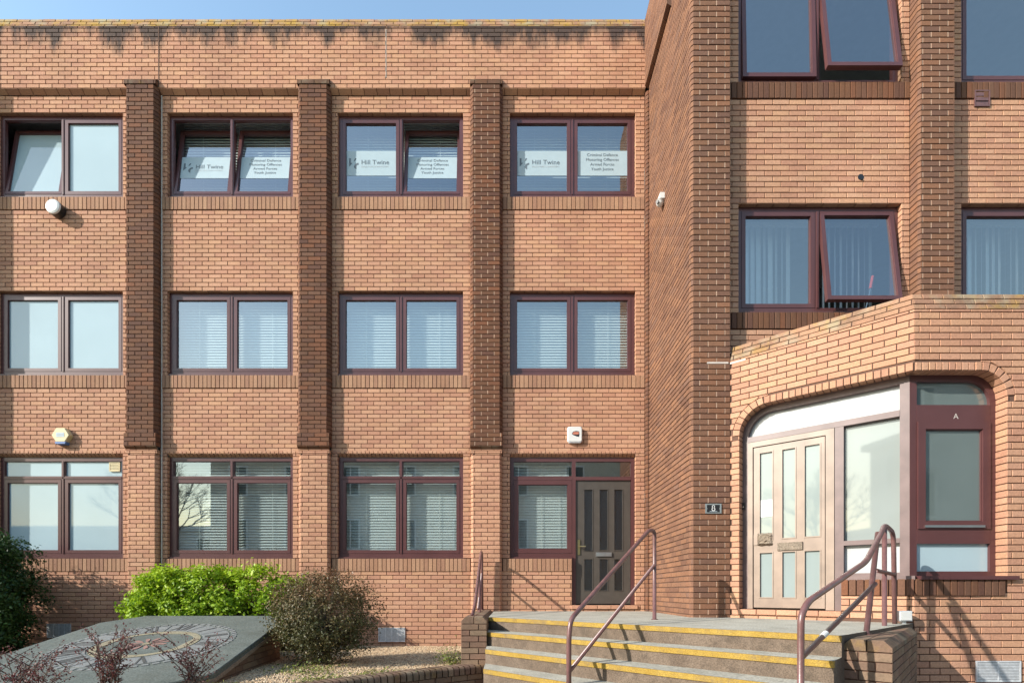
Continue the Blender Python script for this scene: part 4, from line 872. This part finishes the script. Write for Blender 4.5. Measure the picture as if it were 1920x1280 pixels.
m = MB(); m.tube([(4.78, WY - .003, 6.02), (4.78, WY + .012, 6.02)], .042, 12); m.tube([(4.79, WY - .004, 5.99), (4.79, WY, 5.985)], .02, 8); tag(m.build('wall_hole', 'black', None, (4.78, WY, 6.02)), 'dark drilled hole in the salmon brick between tower windows', 'hole')

# ------------------------------------------------------------------ planting
def leaves(name, pts, nrm_, size, mat, parent, tint, aspect=.55, kind=None):
    n = len(pts); a = rng.normal(size=(n, 3)) * .75 + nrm_; a /= np.linalg.norm(a, axis=1)[:, None]
    t = np.cross(a, rng.normal(size=(n, 3))); t /= np.linalg.norm(t, axis=1)[:, None]; b = np.cross(a, t)
    s = size * rng.uniform(.6, 1.3, (n, 1)); o = np.array(wloc(parent))
    p = pts - o; v = np.empty((n, 4, 3)); v[:, 0] = p - t * s; v[:, 1] = p + b * s * aspect + a * s * .15; v[:, 2] = p + t * s; v[:, 3] = p - b * s * aspect + a * s * .15
    me = bpy.data.meshes.new(name); me.vertices.add(n * 4); me.vertices.foreach_set('co', v.ravel()); me.loops.add(n * 4); me.loops.foreach_set('vertex_index', np.arange(n * 4, dtype=np.int32))
    me.polygons.add(n); me.polygons.foreach_set('loop_start', np.arange(0, n * 4, 4, dtype=np.int32)); me.update(calc_edges=True)
    at = me.attributes.new('tint', 'FLOAT', 'FACE'); at.data.foreach_set('value', np.clip(tint, 0.001, 1).astype(np.float32)); me.materials.append(M[mat])
    ob = bpy.data.objects.new(name, me); COL.objects.link(ob); ob.parent = parent
    if kind: ob['kind'] = kind
    return ob
def bush(name, label, loc, fn, n, size, mat, nstem, hstem, tfn, group=None, clumps=150, spread=.09, surf=.5):
    # fn(u) maps unit-ball points to world offsets; leaves gather in clumps near the surface
    e = empty(name, loc, label, 'shrub', group); q = rng.normal(size=(clumps, 3)); q /= np.linalg.norm(q, axis=1)[:, None]; r = rng.uniform(surf, 1.0, (clumps, 1)) ** .6
    q *= r * rng.uniform(.9, 1.08, (clumps, 1)); cc = fn(q); idx = rng.integers(0, clumps, n); pts = cc[idx] + rng.normal(size=(n, 3)) * spread; out = q[idx] / np.maximum(np.linalg.norm(q[idx], axis=1)[:, None], .1)
    pts += np.array(loc); pts[:, 2] = np.maximum(pts[:, 2], GZ + .01)
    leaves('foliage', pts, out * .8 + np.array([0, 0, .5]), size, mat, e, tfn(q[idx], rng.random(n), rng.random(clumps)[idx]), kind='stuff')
    m = MB()
    for k in range(nstem):
        c = cc[rng.integers(0, clumps)] * .85; a = rng.uniform(-1, 1, 2) * .06; m.tube([Vector((loc[0] + a[0], loc[1] + a[1], GZ)), Vector((loc[0] + c[0] * .4, loc[1] + c[1] * .4, loc[2] + c[2] * .3)), Vector((loc[0] + c[0], loc[1] + c[1], loc[2] + c[2]))], [.016, .01, .004], 5)
    m.build('stem', 'bark', e); return e
def boxy(sx, sy, sz, p=.55):
    def f_(q): r_ = np.linalg.norm(q, axis=1)[:, None]; w_ = q / np.maximum((np.abs(q) ** 5).sum(1)[:, None] ** .2, 1e-4) * r_; return w_ * np.array([sx, sy, sz])
    return f_
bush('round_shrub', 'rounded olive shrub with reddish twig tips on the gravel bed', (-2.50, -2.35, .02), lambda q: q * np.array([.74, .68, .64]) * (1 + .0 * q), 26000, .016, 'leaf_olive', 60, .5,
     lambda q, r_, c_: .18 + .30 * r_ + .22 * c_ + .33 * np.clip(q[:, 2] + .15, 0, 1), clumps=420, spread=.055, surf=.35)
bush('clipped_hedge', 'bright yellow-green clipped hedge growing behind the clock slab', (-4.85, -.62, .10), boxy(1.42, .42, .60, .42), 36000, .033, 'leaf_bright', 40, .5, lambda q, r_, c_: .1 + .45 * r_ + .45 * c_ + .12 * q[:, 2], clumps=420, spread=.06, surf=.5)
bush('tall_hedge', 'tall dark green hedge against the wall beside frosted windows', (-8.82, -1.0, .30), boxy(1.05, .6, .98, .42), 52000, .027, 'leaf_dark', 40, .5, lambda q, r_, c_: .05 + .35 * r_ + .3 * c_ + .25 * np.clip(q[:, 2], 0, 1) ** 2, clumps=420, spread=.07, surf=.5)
def twiggy(label, x, y, h, n=9):
    e = empty('barberry_shrub', (x, y, GZ), label, 'shrub', 'sparse purple twiggy shrubs before the clock slab'); m = MB(); lp = []
    for k in range(n):
        a = random.uniform(0, 6.28); lean = random.uniform(.05, .35); p = Vector((x + random.uniform(-.06, .06), y + random.uniform(-.06, .06), GZ)); pts = [p]; hh_ = h * random.uniform(.6, 1.0)
        for j in range(1, 7): t = j / 6; pts.append(Vector((p.x + math.cos(a) * lean * t * t * 1.4 + random.uniform(-.012, .012), p.y + math.sin(a) * lean * t * t, GZ + hh_ * t)))
        m.tube(pts, [.006 - .0007 * j for j in range(7)], 4)
        for j in range(2, 7):
            lp += [tuple(pts[j] + Vector((random.gauss(0, .016), random.gauss(0, .016), random.gauss(0, .02)))) for _ in range(9)]
            if j < 6 and random.random() < .8:
                b = random.uniform(0, 6.28); L_ = random.uniform(.08, .2); q = pts[j] + Vector((math.cos(b) * L_, math.sin(b) * L_, L_ * .7)); m.tube([pts[j], (pts[j] + q) / 2 + Vector((0, 0, .01)), q], [.004, .003, .002], 4)
                for t in (.4, .6, .8, 1.0): lp += [tuple(pts[j].lerp(q, t) + Vector((random.gauss(0, .01), random.gauss(0, .01), random.gauss(0, .012)))) for _ in range(4)]
    m.build('stem', 'bark', e); lp = np.array(lp); leaves('foliage', lp, np.array([0, 0, .5]), .011, 'leaf_red', e, rng.random(len(lp)), .6, kind='stuff')
twiggy('low twiggy purple shrub by the left corner of the clock slab', -4.35, -4.75, .50, 8); twiggy('dense twiggy purple shrub before the middle of the clock slab', -3.55, -4.72, .66, 14)
twiggy('twiggy purple shrub by the right front corner of the clock slab', -2.98, -4.45, .58, 11); twiggy('small twiggy purple shrub between the other two before the slab', -3.95, -4.95, .45, 8)
def weed(label, x, y, r_, n, h):
    e = empty('weed_clump', (x, y, GZ), label, 'weed', 'weeds in the gravel bed'); p = rng.normal(size=(n, 3)) * np.array([r_, r_, h * .35]); p[:, 2] = np.abs(p[:, 2]) + .01; p += np.array([x, y, GZ])
    leaves('foliage', p, np.array([0, -.2, .6]), .02, 'leaf_weed', e, rng.random(n), .35, kind='stuff'); m = MB()
    for k in range(6): a = random.uniform(0, 6.28); m.tube([(x, y, GZ - .01), (x + math.cos(a) * r_, y + math.sin(a) * r_, GZ + h * .9)], [.004, .002], 4)
    m.build('stem', 'bark', e)
weed('leafy green weed against the short brick wall', -.80, -2.35, .09, 420, .28)
weed('yellowish weed under the round shrub', -2.45, -3.05, .20, 420, .12); weed('flat yellow-green weed along the planter coping', -1.55, -3.25, .14, 220, .07); weed('yellowing weed by the brick base of the clock slab', -2.75, -4.35, .16, 360, .10)
weed('trailing yellow weed near the planter coping end', -2.05, -3.7, .16, 240, .07)
# gravel stones
def in_bed(x, y):
    if y > -.02 or x < -9.5 or x > -.68: return False
    for p, q in zip(PW, PW[1:]):
        if p[0] <= x <= q[0]: return y > p[1] + (q[1] - p[1]) * (x - p[0]) / (q[0] - p[0]) + .24
    return y > -5.5
pv = []; pf = []; ptn = []; cnt = 0; tries = 0
xs_ = rng.uniform(-3.4, -.66, 60000); ys_ = rng.uniform(-5.2, -.02, 60000)
for x, y in zip(xs_, ys_):
    if not in_bed(x, y) or cnt >= 24000: continue
    s = random.uniform(.007, .018); a = random.uniform(0, 3.14); ca, sa = math.cos(a) * s, math.sin(a) * s; i = len(pv); z = GZ + random.uniform(0, .006); k = random.uniform(.5, .9)
    pv += [(x + ca, y + sa, z), (x - sa * k, y + ca * k, z), (x - ca, y - sa, z), (x + sa * k, y - ca * k, z), (x + ca * .2, y + sa * .3, z + s * .7)]
    pf += [(i, i + 1, i + 4), (i + 1, i + 2, i + 4), (i + 2, i + 3, i + 4), (i + 3, i, i + 4)]; ptn += [random.random() + .001] * 4; cnt += 1
me = bpy.data.meshes.new('gravel'); me.from_pydata(pv, [], pf); at = me.attributes.new('tint', 'FLOAT', 'FACE'); at.data.foreach_set('value', ptn); me.materials.append(M['pebble'])
o = bpy.data.objects.new('gravel', me); COL.objects.link(o); tag(o, 'beige gravel stones covering the planting bed', 'gravel', kind='stuff')

# ------------------------------------------------------------------ across the street (seen only as reflections)
def house(name, label, x0, x1, y, h, mat, nx, floors, pediment=False):
    e = empty(name, ((x0 + x1) / 2, y - 4, -1.15), label, 'building'); m = MB(); m.box(x0, x1, y - 8, y, -1.15, h); m.build('wall', mat, e)
    fr = F((0, y, 0), (-1, 0, 0)); fh_ = (h + 1.15) / floors
    m = MB(); m.box(x0 - .3, x1 + .3, y - 8.2, y + .35, h, h + .35); m.build('cornice', mat, e)
    for k in range(floors):
        for i in range(nx):
            cx = x0 + (x1 - x0) * (i + .5) / nx; zb = -1.15 + fh_ * k + fh_ * .28; wn = bpy.data.objects.new('window', None); COL.objects.link(wn); wn.parent = e; wn.location = Vector((cx, y, zb)) - wloc(e)
            g = MB(); g.box(cx - .5, cx + .5, y - .02, y + .02, zb, zb + fh_ * .52); g.build('pane', 'house_glass', wn)
            g = MB(); fq = F((cx, y + .02, zb), (-1, 0, 0), (0, 1, 0)); ring(g, fq, -.6, .6, -.1, fh_ * .52 + .1, .1, 0, .06); g.fbox(fq, -.03, .03, 0, fh_ * .52, 0, .04); g.build('frame', 'white', wn)
            if pediment: g = MB(); g.prism(fq, [(-.8, fh_ * .52 + .14), (.8, fh_ * .52 + .14), (0, fh_ * .52 + .55)], 0, .14); g.build('pediment', mat, wn)
house('terrace_building', 'cream rendered terrace across the street facing the office block', -18.5, 9, -23, 8.6, 'render', 8, 3)
house('pedimented_building', 'grey-white stucco building with pedimented windows across the street', 14, 34, -22, 10.5, 'stucco', 6, 3, True)
house('low_house', 'low plain rendered house beyond the leafless tree', -50, -23, -33, 5.2, 'stucco', 8, 2)
tr = empty('bare_tree', (-20.5, -21, -1.15), 'leafless street tree across the road from the office', 'tree'); m = MB(); m.tube([(-20.5, -21, -1.15), (-20.45, -21, 1.4), (-20.5, -21.1, 3)], [.2, .15, .12], 8); m.build('trunk', 'bark', tr); m = MB()
def branch(p, d, L_, r_, k):
    q = p + d * L_; m.tube([p, (p + q) / 2 + Vector((random.uniform(-.1, .1), random.uniform(-.1, .1), 0)) * L_, q], [r_, r_ * .8, r_ * .6], 4, False)
    if k:
        for _ in range(3): branch(q, (d + Vector((random.gauss(0, .5), random.gauss(0, .5), random.gauss(.15, .3)))).normalized(), L_ * random.uniform(.62, .85), r_ * .6, k - 1)
for _ in range(5): branch(Vector((-20.5, -21.1, 2.8)), Vector((random.gauss(0, .5), random.gauss(0, .5), 1)).normalized(), 1.5, .08, 5)
m.build('crown', 'bark', tr)
